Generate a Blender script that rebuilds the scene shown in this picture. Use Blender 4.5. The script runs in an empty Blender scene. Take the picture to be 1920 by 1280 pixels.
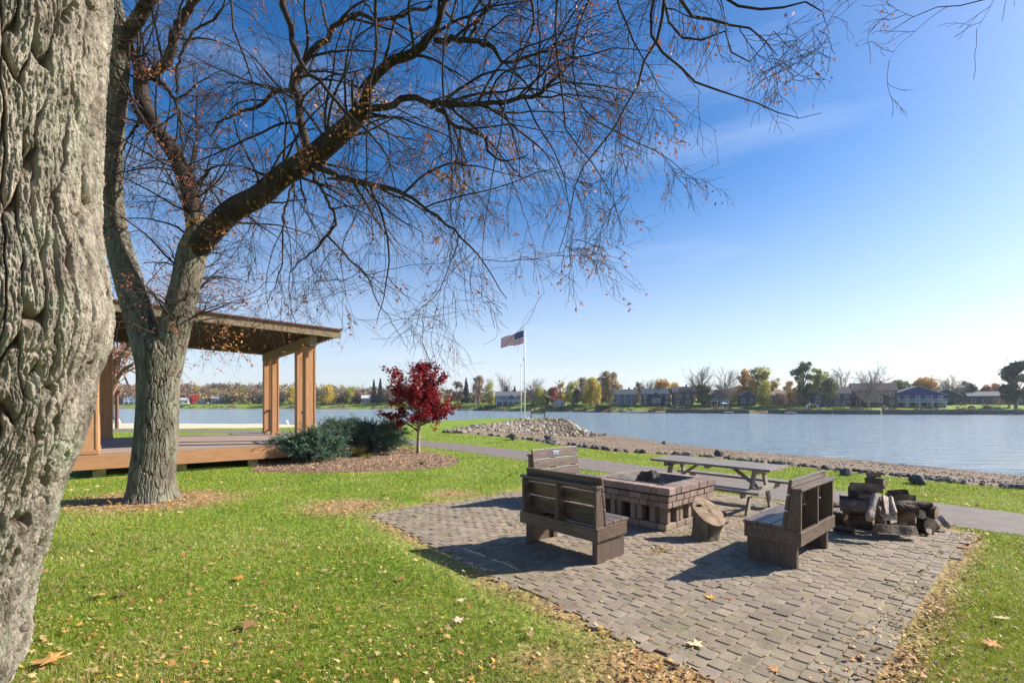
import bpy, bmesh, math, random
import numpy as np
from mathutils import Vector, Matrix
R = math.radians
rng = np.random.default_rng(7)
random.seed(7)
sc = bpy.context.scene
COL = sc.collection
# ------------------------------------------------------------------ camera, sky, sun
FPX, HY, EYE = 900.0, 755.0, 1.8
cam = bpy.data.cameras.new('camera'); cam_o = bpy.data.objects.new('camera', cam); COL.objects.link(cam_o)
cam_o.location = (0, 0, EYE); cam_o.rotation_euler = (R(90), 0, 0)
cam.sensor_width = 36; cam.lens = FPX/1920*36; cam.shift_y = (HY-640)/1920; cam.clip_end = 6000; cam.clip_start = .05
sc.camera = cam_o
SUNV = Vector((1.52, .36, 1.0)).normalized()
SUN_EL = math.asin(SUNV.z); SUN_AZ = math.atan2(SUNV.x, SUNV.y)
w = bpy.data.worlds.new('World'); sc.world = w; w.use_nodes = True
nt = w.node_tree; nt.nodes.clear()
wo = nt.nodes.new('ShaderNodeOutputWorld'); bg = nt.nodes.new('ShaderNodeBackground'); sky = nt.nodes.new('ShaderNodeTexSky')
sky.sky_type = 'NISHITA'; sky.sun_disc = False; sky.sun_elevation = SUN_EL; sky.sun_rotation = SUN_AZ
sky.altitude = 0; sky.air_density = 1.0; sky.dust_density = .9; sky.ozone_density = 4.0
bg.inputs['Strength'].default_value = .08
tc = nt.nodes.new('ShaderNodeTexCoord'); mp = nt.nodes.new('ShaderNodeMapping'); mp.inputs['Scale'].default_value = (1.0, 1.6, 7.0)
mp.inputs['Rotation'].default_value = (R(8), R(14), R(20))
cn = nt.nodes.new('ShaderNodeTexNoise'); cn.inputs['Scale'].default_value = 1.25; cn.inputs['Detail'].default_value = 7; cn.inputs['Roughness'].default_value = .55
cr = nt.nodes.new('ShaderNodeValToRGB'); cr.color_ramp.elements[0].position = .525; cr.color_ramp.elements[1].position = .88
cr.color_ramp.elements[0].color = (0, 0, 0, 1); cr.color_ramp.elements[1].color = (.27, .27, .27, 1)
mx = nt.nodes.new('ShaderNodeMix'); mx.data_type = 'RGBA'; mx.inputs[7].default_value = (7.5, 8.2, 9.2, 1)
hs = nt.nodes.new('ShaderNodeHueSaturation'); hs.inputs['Saturation'].default_value = 1.32; hs.inputs['Hue'].default_value = .503
nt.links.new(tc.outputs['Generated'], mp.inputs[0]); nt.links.new(mp.outputs[0], cn.inputs['Vector']); nt.links.new(cn.outputs['Fac'], cr.inputs[0])
nt.links.new(sky.outputs[0], hs.inputs['Color'])
nt.links.new(cr.outputs[0], mx.inputs[0]); nt.links.new(hs.outputs[0], mx.inputs[6]); sx_ = nt.nodes.new('ShaderNodeSeparateXYZ'); nt.links.new(tc.outputs['Generated'], sx_.inputs[0])
hr = nt.nodes.new('ShaderNodeValToRGB'); hr.color_ramp.interpolation = 'EASE'; hr.color_ramp.elements[0].position = 0; hr.color_ramp.elements[1].position = .44; hr.color_ramp.elements[0].color = (.5, .5, .5, 1); hr.color_ramp.elements[1].color = (0, 0, 0, 1)
nt.links.new(sx_.outputs[2], hr.inputs[0]); m2 = nt.nodes.new('ShaderNodeMix'); m2.data_type = 'RGBA'; m2.inputs[7].default_value = (6.1, 6.3, 7.2, 1)
nt.links.new(hr.outputs[0], m2.inputs[0]); nt.links.new(mx.outputs[2], m2.inputs[6]); nt.links.new(m2.outputs[2], bg.inputs[0]); nt.links.new(bg.outputs[0], wo.inputs[0])
sun = bpy.data.lights.new('sun', 'SUN'); sun.energy = 5.0; sun.angle = R(.55); sun.color = (1, .95, .86)
sun_o = bpy.data.objects.new('sun', sun); COL.objects.link(sun_o); sun_o.rotation_euler = SUNV.to_track_quat('Z', 'Y').to_euler()
sun_o.location = (30, 8, 25)
sc.view_settings.view_transform = 'Standard'; sc.view_settings.look = 'None'; sc.view_settings.gamma = 1; sc.view_settings.exposure = 1.05
sc.cycles.max_bounces = 6; sc.cycles.transparent_max_bounces = 6
sc.cycles.use_adaptive_sampling = True; sc.cycles.use_denoising = True

# ------------------------------------------------------------------ helpers
def P(px, py, Y):
    "point seen at photo pixel px,py at distance Y"
    return Vector(((px-960)/FPX*Y, Y, EYE-(py-HY)/FPX*Y))
def G(px, py, z=0.0):
    Y = FPX*(EYE-z)/(py-HY); return Vector(((px-960)/FPX*Y, Y, z))
A = Vector((.672, -.741, 0)); B = Vector((.741, .672, 0)); YAW = math.atan2(A.y, A.x)
def AB(a, b, z=0): return A*a + B*b + Vector((0, 0, z))

def nodes(name):
    m = bpy.data.materials.new(name); m.use_nodes = True
    n = m.node_tree; return m, n, n.nodes['Principled BSDF']
def col4(c): return (c[0], c[1], c[2], 1)
def M(name, c1, c2=None, scale=8, rough=.8, bump=0, bscale=None, stretch=(1, 1, 1), c3=None, attr=None, spec=.3, detail=6, bdist=.02, lo=.3, hi=.7, metal=0):
    m, t, b = nodes(name); L = t.links; N = t.nodes
    b.inputs['Roughness'].default_value = rough; b.inputs['Specular IOR Level'].default_value = spec; b.inputs['Metallic'].default_value = metal
    tc = N.new('ShaderNodeTexCoord'); mp = N.new('ShaderNodeMapping'); mp.inputs['Scale'].default_value = stretch
    L.new(tc.outputs['Object'], mp.inputs[0])
    if c2 is None: b.inputs['Base Color'].default_value = col4(c1); out = None
    else:
        n = N.new('ShaderNodeTexNoise'); n.inputs['Scale'].default_value = scale; n.inputs['Detail'].default_value = detail; n.inputs['Roughness'].default_value = .6
        L.new(mp.outputs[0], n.inputs['Vector'])
        r = N.new('ShaderNodeValToRGB'); r.color_ramp.elements[0].position = lo; r.color_ramp.elements[1].position = hi
        r.color_ramp.elements[0].color = col4(c1); r.color_ramp.elements[1].color = col4(c2)
        if c3 is not None:
            e = r.color_ramp.elements.new((lo+hi)/2); e.color = col4(c3)
        L.new(n.outputs['Fac'], r.inputs[0]); out = r.outputs[0]
        L.new(out, b.inputs['Base Color'])
    if attr:
        a = N.new('ShaderNodeAttribute'); a.attribute_name = attr
        mm = N.new('ShaderNodeMix'); mm.data_type = 'RGBA'; mm.blend_type = 'MULTIPLY'; mm.inputs[0].default_value = 1
        if out: L.new(out, mm.inputs[6])
        else: mm.inputs[6].default_value = col4(c1)
        L.new(a.outputs['Color'], mm.inputs[7]); L.new(mm.outputs[2], b.inputs['Base Color'])
    if bump:
        n2 = N.new('ShaderNodeTexNoise'); n2.inputs['Scale'].default_value = bscale or scale*3; n2.inputs['Detail'].default_value = 8; n2.inputs['Roughness'].default_value = .65
        L.new(mp.outputs[0], n2.inputs['Vector'])
        bp = N.new('ShaderNodeBump'); bp.inputs['Strength'].default_value = bump; bp.inputs['Distance'].default_value = bdist
        L.new(n2.outputs['Fac'], bp.inputs['Height']); L.new(bp.outputs[0], b.inputs['Normal'])
    return m
def leafmat(name, c1, c2, scale=2, attr=None, trans=.25, rough=.6, c3=None):
    m = M(name, c1, c2, scale, rough, attr=attr, c3=c3, spec=.25)
    t = m.node_tree; N = t.nodes; b = N['Principled BSDF']; out = N['Material Output']
    tr = N.new('ShaderNodeBsdfTranslucent'); mi = N.new('ShaderNodeMixShader'); mi.inputs[0].default_value = trans
    src = b.inputs['Base Color'].links[0].from_socket
    t.links.new(src, tr.inputs[0]); t.links.new(b.outputs[0], mi.inputs[1]); t.links.new(tr.outputs[0], mi.inputs[2]); t.links.new(mi.outputs[0], out.inputs[0])
    return m

class MB:
    def __init__(s): s.v = []; s.f = {}; s.n = 0; s.c = []; s.hascol = False
    def add(s, v, f, mat=0, col=None):
        v = np.asarray(v, dtype=np.float32).reshape(-1, 3); s.v.append(v)
        f = np.asarray(f, dtype=np.int64)
        s.f.setdefault((f.shape[1], mat), []).append(f + s.n); s.n += len(v)
        if col is not None: s.hascol = True
        c = np.ones((len(v), 3), np.float32) if col is None else np.broadcast_to(np.asarray(col, np.float32), (len(v), 3))
        s.c.append(c)
    def box(s, c, size, rot=None, mat=0, col=None, taper=1.0):
        x, y, z = [q/2 for q in size]
        v = [Vector((sx*x*(taper if sz > 0 else 1), sy*y*(taper if sz > 0 else 1), sz*z)) for sz in (-1, 1) for sy in (-1, 1) for sx in (-1, 1)]
        if rot is not None: v = [rot @ q for q in v]
        v = [q + Vector(c) for q in v]
        s.add([tuple(q) for q in v], [(0, 2, 3, 1), (4, 5, 7, 6), (0, 1, 5, 4), (2, 6, 7, 3), (0, 4, 6, 2), (1, 3, 7, 5)], mat, col)
    def bar(s, p, q, wd, th, mat=0, up=Vector((0, 0, 1))):
        p = Vector(p); q = Vector(q); d = q-p; L = d.length; x = d.normalized()
        y = up.cross(x)
        y = Vector((0, 1, 0)) if y.length < 1e-4 else y.normalized()
        z = x.cross(y)
        s.box((p+q)/2, (L, wd, th), Matrix((x, y, z)).transposed(), mat)
    def prism(s, pts, ext, mat=0):
        "pts: polygon of 3-vectors, ext: extrusion vector"
        n = len(pts); e = Vector(ext); v = [tuple(Vector(p)) for p in pts] + [tuple(Vector(p)+e) for p in pts]
        base = s.n
        s.add(v, [[i, (i+1) % n, (i+1) % n+n, i+n] for i in range(n)], mat)
        for idx in (list(range(n))[::-1], list(range(n, 2*n))):
            s.f.setdefault((n, mat), []).append(np.array([idx]) + base)
    def tube(s, pts, rad, sides=8, mat=0, cap=True):
        T = tubes(np.array([[tuple(p) for p in pts]], float), np.array([rad], float), sides)
        base = s.n; s.add(*T, mat)
        if cap:
            n = len(pts)
            s.f.setdefault((sides, mat), []).append(np.array([list(range(sides))[::-1]]) + base)
            s.f.setdefault((sides, mat), []).append(np.array([list(range((n-1)*sides, n*sides))]) + base)
    def build(s, name, mats, parent=None, smooth=False, bevel=0, loc=None):
        v = np.concatenate(s.v) if s.v else np.zeros((0, 3), np.float32)
        me = bpy.data.meshes.new(name)
        if loc is not None: v = v - np.array(tuple(loc), np.float32)
        loops = []; starts = []; mi = []; o = 0
        for (k, m), fs in s.f.items():
            f = np.concatenate(fs); loops.append(f.ravel()); starts.append(o + np.arange(len(f))*k); o += f.size; mi.append(np.full(len(f), m))
        loops = np.concatenate(loops); starts = np.concatenate(starts); mi = np.concatenate(mi)
        me.vertices.add(len(v)); me.vertices.foreach_set('co', v.astype(np.float32).ravel())
        me.loops.add(len(loops)); me.loops.foreach_set('vertex_index', loops.astype(np.int32))
        me.polygons.add(len(starts)); me.polygons.foreach_set('loop_start', starts.astype(np.int32))
        me.polygons.foreach_set('material_index', mi.astype(np.int32))
        me.update(calc_edges=True)
        me.polygons.foreach_set('use_smooth', np.full(len(starts), bool(smooth)))
        for m in (mats if isinstance(mats, (list, tuple)) else [mats]): me.materials.append(m)
        if s.hascol:
            c = np.concatenate(s.c); ca = me.color_attributes.new('Col', 'FLOAT_COLOR', 'POINT')
            ca.data.foreach_set('color', np.concatenate([c, np.ones((len(c), 1), np.float32)], 1).astype(np.float32).ravel())
        ob = bpy.data.objects.new(name, me); COL.objects.link(ob)
        if loc is not None: ob.location = loc
        if parent is not None: ob.parent = parent
        if bevel:
            bm = ob.modifiers.new('bevel', 'BEVEL'); bm.width = bevel; bm.segments = 2; bm.limit_method = 'ANGLE'
        return ob

def tubes(Pts, Rad, sides):
    T, N, _ = Pts.shape
    d = np.gradient(Pts, axis=1); d /= np.linalg.norm(d, axis=2, keepdims=True)+1e-9
    ref = np.zeros_like(d); main = d.mean(1); k = np.abs(main).argmin(1); ref[np.arange(T)[:, None], np.arange(N)[None], k[:, None]] = 1
    u = np.cross(d, ref); u /= np.linalg.norm(u, axis=2, keepdims=True)+1e-9; v = np.cross(d, u)
    a = np.arange(sides)*2*np.pi/sides
    ring = Pts[:, :, None] + Rad[:, :, None, None]*(u[:, :, None]*np.cos(a)[None, None, :, None] + v[:, :, None]*np.sin(a)[None, None, :, None])
    idx = np.arange(T*N*sides).reshape(T, N, sides)
    q = np.stack([idx[:, :-1], np.roll(idx, -1, 2)[:, :-1], np.roll(idx, -1, 2)[:, 1:], idx[:, 1:]], -1).reshape(-1, 4)
    return ring.reshape(-1, 3), q
def walk(start, d, L, N, wig, grav=0.0, trend=None, r=rng):
    T = len(start); pts = np.zeros((T, N, 3)); pts[:, 0] = start; d = d/np.linalg.norm(d, axis=1, keepdims=True)
    step = (np.asarray(L)/(N-1)).reshape(-1, 1)*np.ones((T, 1))
    for i in range(1, N):
        d = d + r.normal(0, wig, (T, 3)); d[:, 2] += grav
        if trend is not None: d = d + trend
        d /= np.linalg.norm(d, axis=1, keepdims=True); pts[:, i] = pts[:, i-1] + d*step
    return pts
def spawn(Pp, Rr, n, lo, hi, L, N, ang, wig, grav=0., rf=.5, tip=.25, wgt=None, r=rng, rmax=9.):
    T, NN, _ = Pp.shape
    t = r.choice(T, n, p=wgt) if wgt is not None else r.integers(0, T, n)
    x = r.uniform(lo, hi, n)*(NN-1.001); i = x.astype(int); fr = (x-i)[:, None]
    s = Pp[t, i]*(1-fr) + Pp[t, i+1]*fr; d = Pp[t, i+1]-Pp[t, i]; d /= np.linalg.norm(d, axis=1, keepdims=True)+1e-9
    rr = Rr[t, i]
    q = r.normal(0, 1, (n, 3)); q -= d*(q*d).sum(1, keepdims=True); q /= np.linalg.norm(q, axis=1, keepdims=True)
    an = r.uniform(ang*.6, ang*1.3, n)[:, None]; d = d*np.cos(an)+q*np.sin(an)
    Ls = L*r.uniform(.5, 1.25, n)
    pts = walk(s, d, Ls, N, wig, grav, r=r)
    r0 = np.minimum(rr*rf, rmax)
    rad = r0[:, None]*np.linspace(1, tip, N)[None]
    return pts, rad
def smooth_path(pts, n):
    p = np.array(pts, float); t = np.concatenate([[0], np.cumsum(np.linalg.norm(np.diff(p[:, :3], axis=0), axis=1))])
    u = np.linspace(0, t[-1], n); out = np.zeros((n, p.shape[1]))
    m = np.gradient(p, t, axis=0)
    k = np.clip(np.searchsorted(t, u, 'right')-1, 0, len(t)-2); h = (t[k+1]-t[k]); s = (u-t[k])/h
    h00 = 2*s**3-3*s**2+1; h10 = s**3-2*s**2+s; h01 = -2*s**3+3*s**2; h11 = s**3-s**2
    out = h00[:, None]*p[k]+(h10*h)[:, None]*m[k]+h01[:, None]*p[k+1]+(h11*h)[:, None]*m[k+1]
    return out
_perm = np.random.default_rng(3).random((256, 256)).astype(np.float32)
def vnoise(x, y, wrapx=None):
    xi = np.floor(x).astype(int); yi = np.floor(y).astype(int); fx = x-xi; fy = y-yi
    fx = fx*fx*(3-2*fx); fy = fy*fy*(3-2*fy)
    w_ = (lambda q: np.mod(q, wrapx)) if wrapx else (lambda q: q)
    g = lambda a, b: _perm[np.mod(w_(a), 256), np.mod(b, 256)]
    return (g(xi, yi)*(1-fx)+g(xi+1, yi)*fx)*(1-fy)+(g(xi, yi+1)*(1-fx)+g(xi+1, yi+1)*fx)*fy
def fbm(x, y, o=4):
    s = 0; a = .5; t = 0
    for i in range(o): s = s+a*vnoise(x*2**i+i*17.3, y*2**i+i*9.1); t += a; a *= .5
    return s/t
def tag(o, label=None, cat=None, group=None, kind=None):
    if label: o['label'] = label
    if cat: o['category'] = cat
    if group: o['group'] = group
    if kind: o['kind'] = kind
    return o
def empty(name, loc, rz=0, label=None, cat=None, group=None):
    o = bpy.data.objects.new(name, None); COL.objects.link(o); o.location = loc; o.rotation_euler = (0, 0, rz); o.empty_display_size = .2
    return tag(o, label, cat, group)
def copy_tree(o, parent=None):
    kids = [c for c in COL.objects if c.parent == o]
    c = o.copy(); COL.objects.link(c); c.parent = parent
    for k in kids: copy_tree(k, c)
    return c
def inpoly(x, y, poly):
    x = np.asarray(x, float); y = np.asarray(y, float); ins = np.zeros(x.shape, bool); n = len(poly)
    for i in range(n):
        x1, y1 = poly[i]; x2, y2 = poly[(i+1) % n]
        if y1 == y2: continue
        c = ((y1 > y) != (y2 > y)) & (x < (x2-x1)*(y-y1)/(y2-y1)+x1); ins ^= c
    return ins
def dseg(x, y, poly, closed=True):
    d = np.full(np.shape(x), 1e9); n = len(poly)
    for i in range(n if closed else n-1):
        x1, y1 = poly[i]; x2, y2 = poly[(i+1) % n]; dx, dy = x2-x1, y2-y1
        t = np.clip(((x-x1)*dx+(y-y1)*dy)/(dx*dx+dy*dy+1e-9), 0, 1)
        d = np.minimum(d, np.hypot(x-x1-t*dx, y-y1-t*dy))
    return d
def sstep(a, b, x): t = np.clip((x-a)/(b-a), 0, 1); return t*t*(3-2*t)

# ------------------------------------------------------------------ terrain
WZ = -2.2
LAWN = [(40, -30), (18, 0), (14, 5), (10.7, 10), (9.4, 11.5), (8.1, 13.5), (6.7, 15.8), (5.4, 16.7), (3.8, 17.9), (2.2, 20.2), (0, 24.7), (-2.4, 27.6), (-3.6, 29.5),
        (-2.4, 36), (-.4, 44), (2.4, 51), (5.6, 54.6), (6.2, 57), (4, 59.5), (-3, 56), (-10, 43), (-14, 37), (-20, 34.6), (-30, 34), (-80, 34.2), (-80, -30)]
NEARW = [(60, -60), (38, -30), (32, 5), (30, 18), (28, 26.3), (27, 28.3), (24, 34.3), (20.4, 38.3), (17.7, 41.9), (15.2, 48), (13.5, 54), (10.8, 58.5), (9, 62), (4, 64.5), (-4, 61.5), (-12, 50), (-20, 62),
         (-30, 84), (-48, 92), (-90, 96), (-1500, 260), (-1500, 1500), (1500, 1500), (1500, -60)]
SPX = np.array([-4000, -300, 200, 760, 960, 1200, 1600, 1900, 2300, 6000.]); SD = np.array([335, 330, 322, 292, 228, 190, 165, 160, 156, 150.])
def shoreD(px): return np.interp(px, SPX, SD)
def terr(x, y):
    x = np.asarray(x, float); y = np.asarray(y, float)
    dL = np.where(inpoly(x, y, LAWN), 0, dseg(x, y, LAWN)); inW = inpoly(x, y, NEARW); dW = np.where(inW, 0, dseg(x, y, NEARW))
    t = dL/(dL+dW+1e-6); h = -2.2*t
    s = sstep(29, 46, y)*(x > -6)*(~inW)
    h = np.minimum(h, -s*np.minimum(dL*.62, 1.95))
    h = np.where((x < -12) & ~inW, -2.2*t**.8, h)
    h = np.where(inW, -2.2-np.minimum(dseg(x, y, NEARW)*.12, 2.0), h)
    px = 960+FPX*x/np.maximum(y, 1); by = y-shoreD(px)
    by = np.where(y > 60, by, -50)
    far = -2.35+np.clip(by/3, 0, 1)*.9+np.clip(by, 0, 20)/20*2.5+np.clip((by-20)/200, 0, 1)*3+sstep(40, 260, by)*11*sstep(900, 500, px)
    h = np.where(by > 0, far, h)
    return h
def T1(x, y): return float(terr(np.array([x]), np.array([y]))[0])

def ground():
    n = 330; k = np.arange(-n, n+1); a = 7.; s = math.log(2*1700/a)/n
    ax = a*np.sinh(k*s)/1.0
    ys = ax+9
    ys = ys[ys > -60]; X, Y = np.meshgrid(ax, ys); x = X.ravel(); y = Y.ravel()
    h = terr(x, y)
    lawn = inpoly(x, y, LAWN); inW = inpoly(x, y, NEARW); px = 960+FPX*x/np.maximum(y, 1); by = np.where(y > 60, y-shoreD(px), -50)
    near = (~inW) & (by < 0)
    h = h-np.where(near & lawn, .013, 0) + np.where(near & ~lawn, (fbm(x*.6, y*.6)-.5)*.12, 0)
    # masks: R grass, G pale sand, B bare dirt / dry leaf litter
    g = (lawn & near) | (by > 3.5)
    sand = near & ~lawn & (x < -11)
    dirt = np.zeros_like(x)
    q = np.minimum(dseg(x, y, PATIO), 9); dirt = np.maximum(dirt, (1-sstep(.02, np.where(x > 2.2, .25, .42), q))*(.35+.9*vnoise(x*2.3, y*2.3)))
    dirt = np.maximum(dirt, (1-sstep(.5, 1.5, np.hypot((x-TBX)/1.5, y-TBY+.05)))*1.1)
    for cx, cy, r_ in ((-2.9, 8.4, 1.2), (1.0, 3.2, 1.0), (-1.2, 9.6, .8), (.2, 3.4, .35)): dirt = np.maximum(dirt, (1-sstep(.3, 1, np.hypot(x-cx, (y-cy)*1.2)/r_))*.9)
    col = np.stack([g.astype(float), sand.astype(float), np.clip(dirt, 0, 1)], 1)
    m = MB(); ny, nx = X.shape; idx = np.arange(nx*ny).reshape(ny, nx)
    f = np.stack([idx[:-1, :-1], idx[:-1, 1:], idx[1:, 1:], idx[1:, :-1]], -1).reshape(-1, 4)
    m.add(np.stack([x, y, h], 1), f, 0, col)
    mt, t, b = nodes('ground_mat'); N = t.nodes; L = t.links; b.inputs['Roughness'].default_value = .95; b.inputs['Specular IOR Level'].default_value = .1
    at = N.new('ShaderNodeAttribute'); at.attribute_name = 'Col'; sp = N.new('ShaderNodeSeparateColor'); L.new(at.outputs['Color'], sp.inputs[0])
    tcn = N.new('ShaderNodeTexCoord')
    def noise(sc_, d=6, lo=.35, hi=.65, c1=(0, 0, 0), c2=(1, 1, 1)):
        n_ = N.new('ShaderNodeTexNoise'); n_.inputs['Scale'].default_value = sc_; n_.inputs['Detail'].default_value = d; L.new(tcn.outputs['Object'], n_.inputs['Vector'])
        r_ = N.new('ShaderNodeValToRGB'); r_.color_ramp.elements[0].position = lo; r_.color_ramp.elements[1].position = hi; r_.color_ramp.elements[0].color = col4(c1); r_.color_ramp.elements[1].color = col4(c2); L.new(n_.outputs['Fac'], r_.inputs[0]); return n_.outputs['Fac'], r_.outputs[0]
    def mix(f_, a_, b_):
        q_ = N.new('ShaderNodeMix'); q_.data_type = 'RGBA'; L.new(f_, q_.inputs[0]); L.new(a_, q_.inputs[6]); L.new(b_, q_.inputs[7]); return q_.outputs[2]
    _, gr = noise(.9, 10, .3, .7, (.1, .19, .018), (.25, .34, .035)); _, gr2 = noise(9, 8, .35, .75, (.08, .15, .016), (.34, .36, .08)); fA, _ = noise(3, 4)
    grass = mix(fA, gr, gr2)
    _, mud = noise(1.4, 12, .3, .72, (.14, .1, .068), (.29, .215, .15)); _, mud2 = noise(14, 10, .4, .7, (.12, .088, .06), (.34, .26, .185)); mud = mix(fA, mud, mud2)
    _, sand_ = noise(4, 8, .3, .7, (.5, .4, .28), (.62, .52, .38))
    _, dr = noise(25, 8, .35, .7, (.18, .1, .05), (.5, .33, .17))
    base = mix(sp.outputs[1], mud, sand_); base = mix(sp.outputs[0], base, grass); base = mix(sp.outputs[2], base, dr)
    L.new(base, b.inputs['Base Color'])
    bn = N.new('ShaderNodeTexNoise'); bn.inputs['Scale'].default_value = 11; bn.inputs['Detail'].default_value = 9; L.new(tcn.outputs['Object'], bn.inputs['Vector'])
    bp = N.new('ShaderNodeBump'); bp.inputs['Strength'].default_value = .8; bp.inputs['Distance'].default_value = .06; L.new(bn.outputs['Fac'], bp.inputs['Height']); L.new(bp.outputs[0], b.inputs['Normal'])
    tag(m.build('ground', mt, smooth=True), kind='structure')
a0, a1 = -7.35, -.68
PATIO = [tuple(AB(a_, b_)[:2]) for a_, b_ in ((a0, 3.5), (-4, 3.22), (-1.4, 3.05), (a1, 3.0), (a1-.0, 1.5), (a1+.02, 9.15), (a1-1, 9.55), (-4.3, 9.7), (-6.6, 9.85), (-7.1, 9.6), (a0+.2, 6.7))]
PATIO = [tuple(AB(a_, b_)[:2]) for a_, b_ in ((a0, 3.5), (-4, 3.22), (-1.4, 3.05), (a1, 3.0), (a1+.02, 9.15), (a1-1, 9.5), (-4.3, 9.5), (-6.6, 9.6), (-7.1, 9.4), (a0+.2, 6.7))]
TBX, TBY = -6.77, 9.0
PATHN = [(9.6, 3.2), (6.99, 6.5), (6.35, 7.15), (4.75, 9.2), (2.7, 12.2), (2.0, 13.0), (0, 15.6), (-4.6, 20.9), (-9, 25), (-16, 28.6), (-28, 30.5), (-60, 31)]
PATHF = [(11.8, 3.6), (8.35, 7.8), (6.6, 10.1), (3.72, 13.9), (2.33, 15.8), (0, 18.7), (-5.5, 24.2), (-10, 28), (-17, 31.6), (-28, 33.3), (-60, 33.6)]
def gpx(L_): return [tuple(G(*q)[:2]) for q in L_]
MULCH = gpx([(470, 884), (560, 886), (650, 885), (760, 882), (830, 876), (866, 868), (862, 860), (830, 851), (785, 844), (745, 836), (690, 830), (600, 828), (540, 834), (480, 850)])
ground()
def sheet(name, poly_n, poly_f, z, mat, n=90):
    a_ = smooth_path([(p[0], p[1], 0) for p in poly_n], n); b_ = smooth_path([(p[0], p[1], 0) for p in poly_f], n); a_[:, 2] = z; b_[:, 2] = z
    j = (fbm(np.arange(n)*.7, np.zeros(n))-.5)*.08; a_[:, 0] += j; b_[:, 1] += j[::-1]
    c_ = (a_+b_)/2; v = np.concatenate([a_, c_, b_]); m = MB(); i = np.arange(n-1)
    m.add(v, np.concatenate([np.stack([i, i+n, i+n+1, i+1], 1), np.stack([i+n, i+2*n, i+2*n+1, i+n+1], 1)]))
    ob = m.build(name, mat); bm_ = bmesh.new(); bm_.from_mesh(ob.data); bmesh.ops.recalc_face_normals(bm_, faces=bm_.faces); bm_.to_mesh(ob.data); bm_.free()
    return tag(ob, kind='structure')
asphalt = M('asphalt', (.14, .115, .1), (.2, .165, .145), 3, .9, .5, 90, bdist=.006)
sheet('path', PATHN, PATHF, -.006, asphalt)
def flatpoly(name, poly, z, mat, dome=0):
    bm_ = bmesh.new(); c_ = np.mean(poly, 0); pts = smooth_path([(p[0], p[1], 0) for p in poly+[poly[0]]], 90)[:-1]
    pts[:, :2] += (np.stack([fbm(np.arange(89)*.9, np.zeros(89)), fbm(np.arange(89)*.9, np.ones(89)*9)], 1)-.5)*.25
    rings = []
    for s_, dz in ((1, -.02), (.93, .0), (.7, dome*.7), (.35, dome)):
        rings.append([bm_.verts.new((c_[0]+(p[0]-c_[0])*s_, c_[1]+(p[1]-c_[1])*s_, z+dz)) for p in pts])
    n = len(pts)
    for r1, r2 in zip(rings, rings[1:]):
        for i in range(n): bm_.faces.new((r1[i], r1[(i+1) % n], r2[(i+1) % n], r2[i]))
    bm_.faces.new(rings[-1]); bmesh.ops.recalc_face_normals(bm_, faces=bm_.faces)
    me = bpy.data.meshes.new(name); bm_.to_mesh(me); bm_.free(); me.materials.append(mat)
    for p in me.polygons: p.use_smooth = True
    ob = bpy.data.objects.new(name, me); COL.objects.link(ob); return tag(ob, kind='structure')
mulchm = M('mulch', (.13, .075, .045), (.4, .27, .17), 22, .95, 1, 30, bdist=.05, c3=(.25, .16, .1))
flatpoly('mulch_bed', MULCH, -.0, mulchm, .05)
# water
wm, t, b = nodes('water'); N = t.nodes; L = t.links
b.inputs['Base Color'].default_value = (.33, .43, .51, 1); b.inputs['Roughness'].default_value = .1; b.inputs['IOR'].default_value = 1.33  # base colour raised to a pale blue that stands in for reflected sky
tcn = N.new('ShaderNodeTexCoord'); prev = None
for sc_, st, dist, sx in ((.3, .9, 1.4, 4.5), (1.3, 1, .4, 3.0), (5, .9, .08, 2.0)):
    mpn = N.new('ShaderNodeMapping'); mpn.inputs['Scale'].default_value = (1, sx, 1); mpn.inputs['Rotation'].default_value = (0, 0, R(18)); L.new(tcn.outputs['Object'], mpn.inputs[0])
    n_ = N.new('ShaderNodeTexNoise'); n_.inputs['Scale'].default_value = sc_; n_.inputs['Detail'].default_value = 6; L.new(mpn.outputs[0], n_.inputs['Vector'])
    bp = N.new('ShaderNodeBump'); bp.inputs['Strength'].default_value = st; bp.inputs['Distance'].default_value = dist; L.new(n_.outputs['Fac'], bp.inputs['Height'])
    if prev: L.new(prev, bp.inputs['Normal'])
    prev = bp.outputs[0]
L.new(prev, b.inputs['Normal'])
m = MB(); m.add([(-1600, -80, WZ), (1600, -80, WZ), (1600, 420, WZ), (-1600, 420, WZ)], [(0, 1, 2, 3)]); tag(m.build('lake', wm), kind='structure')

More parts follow.
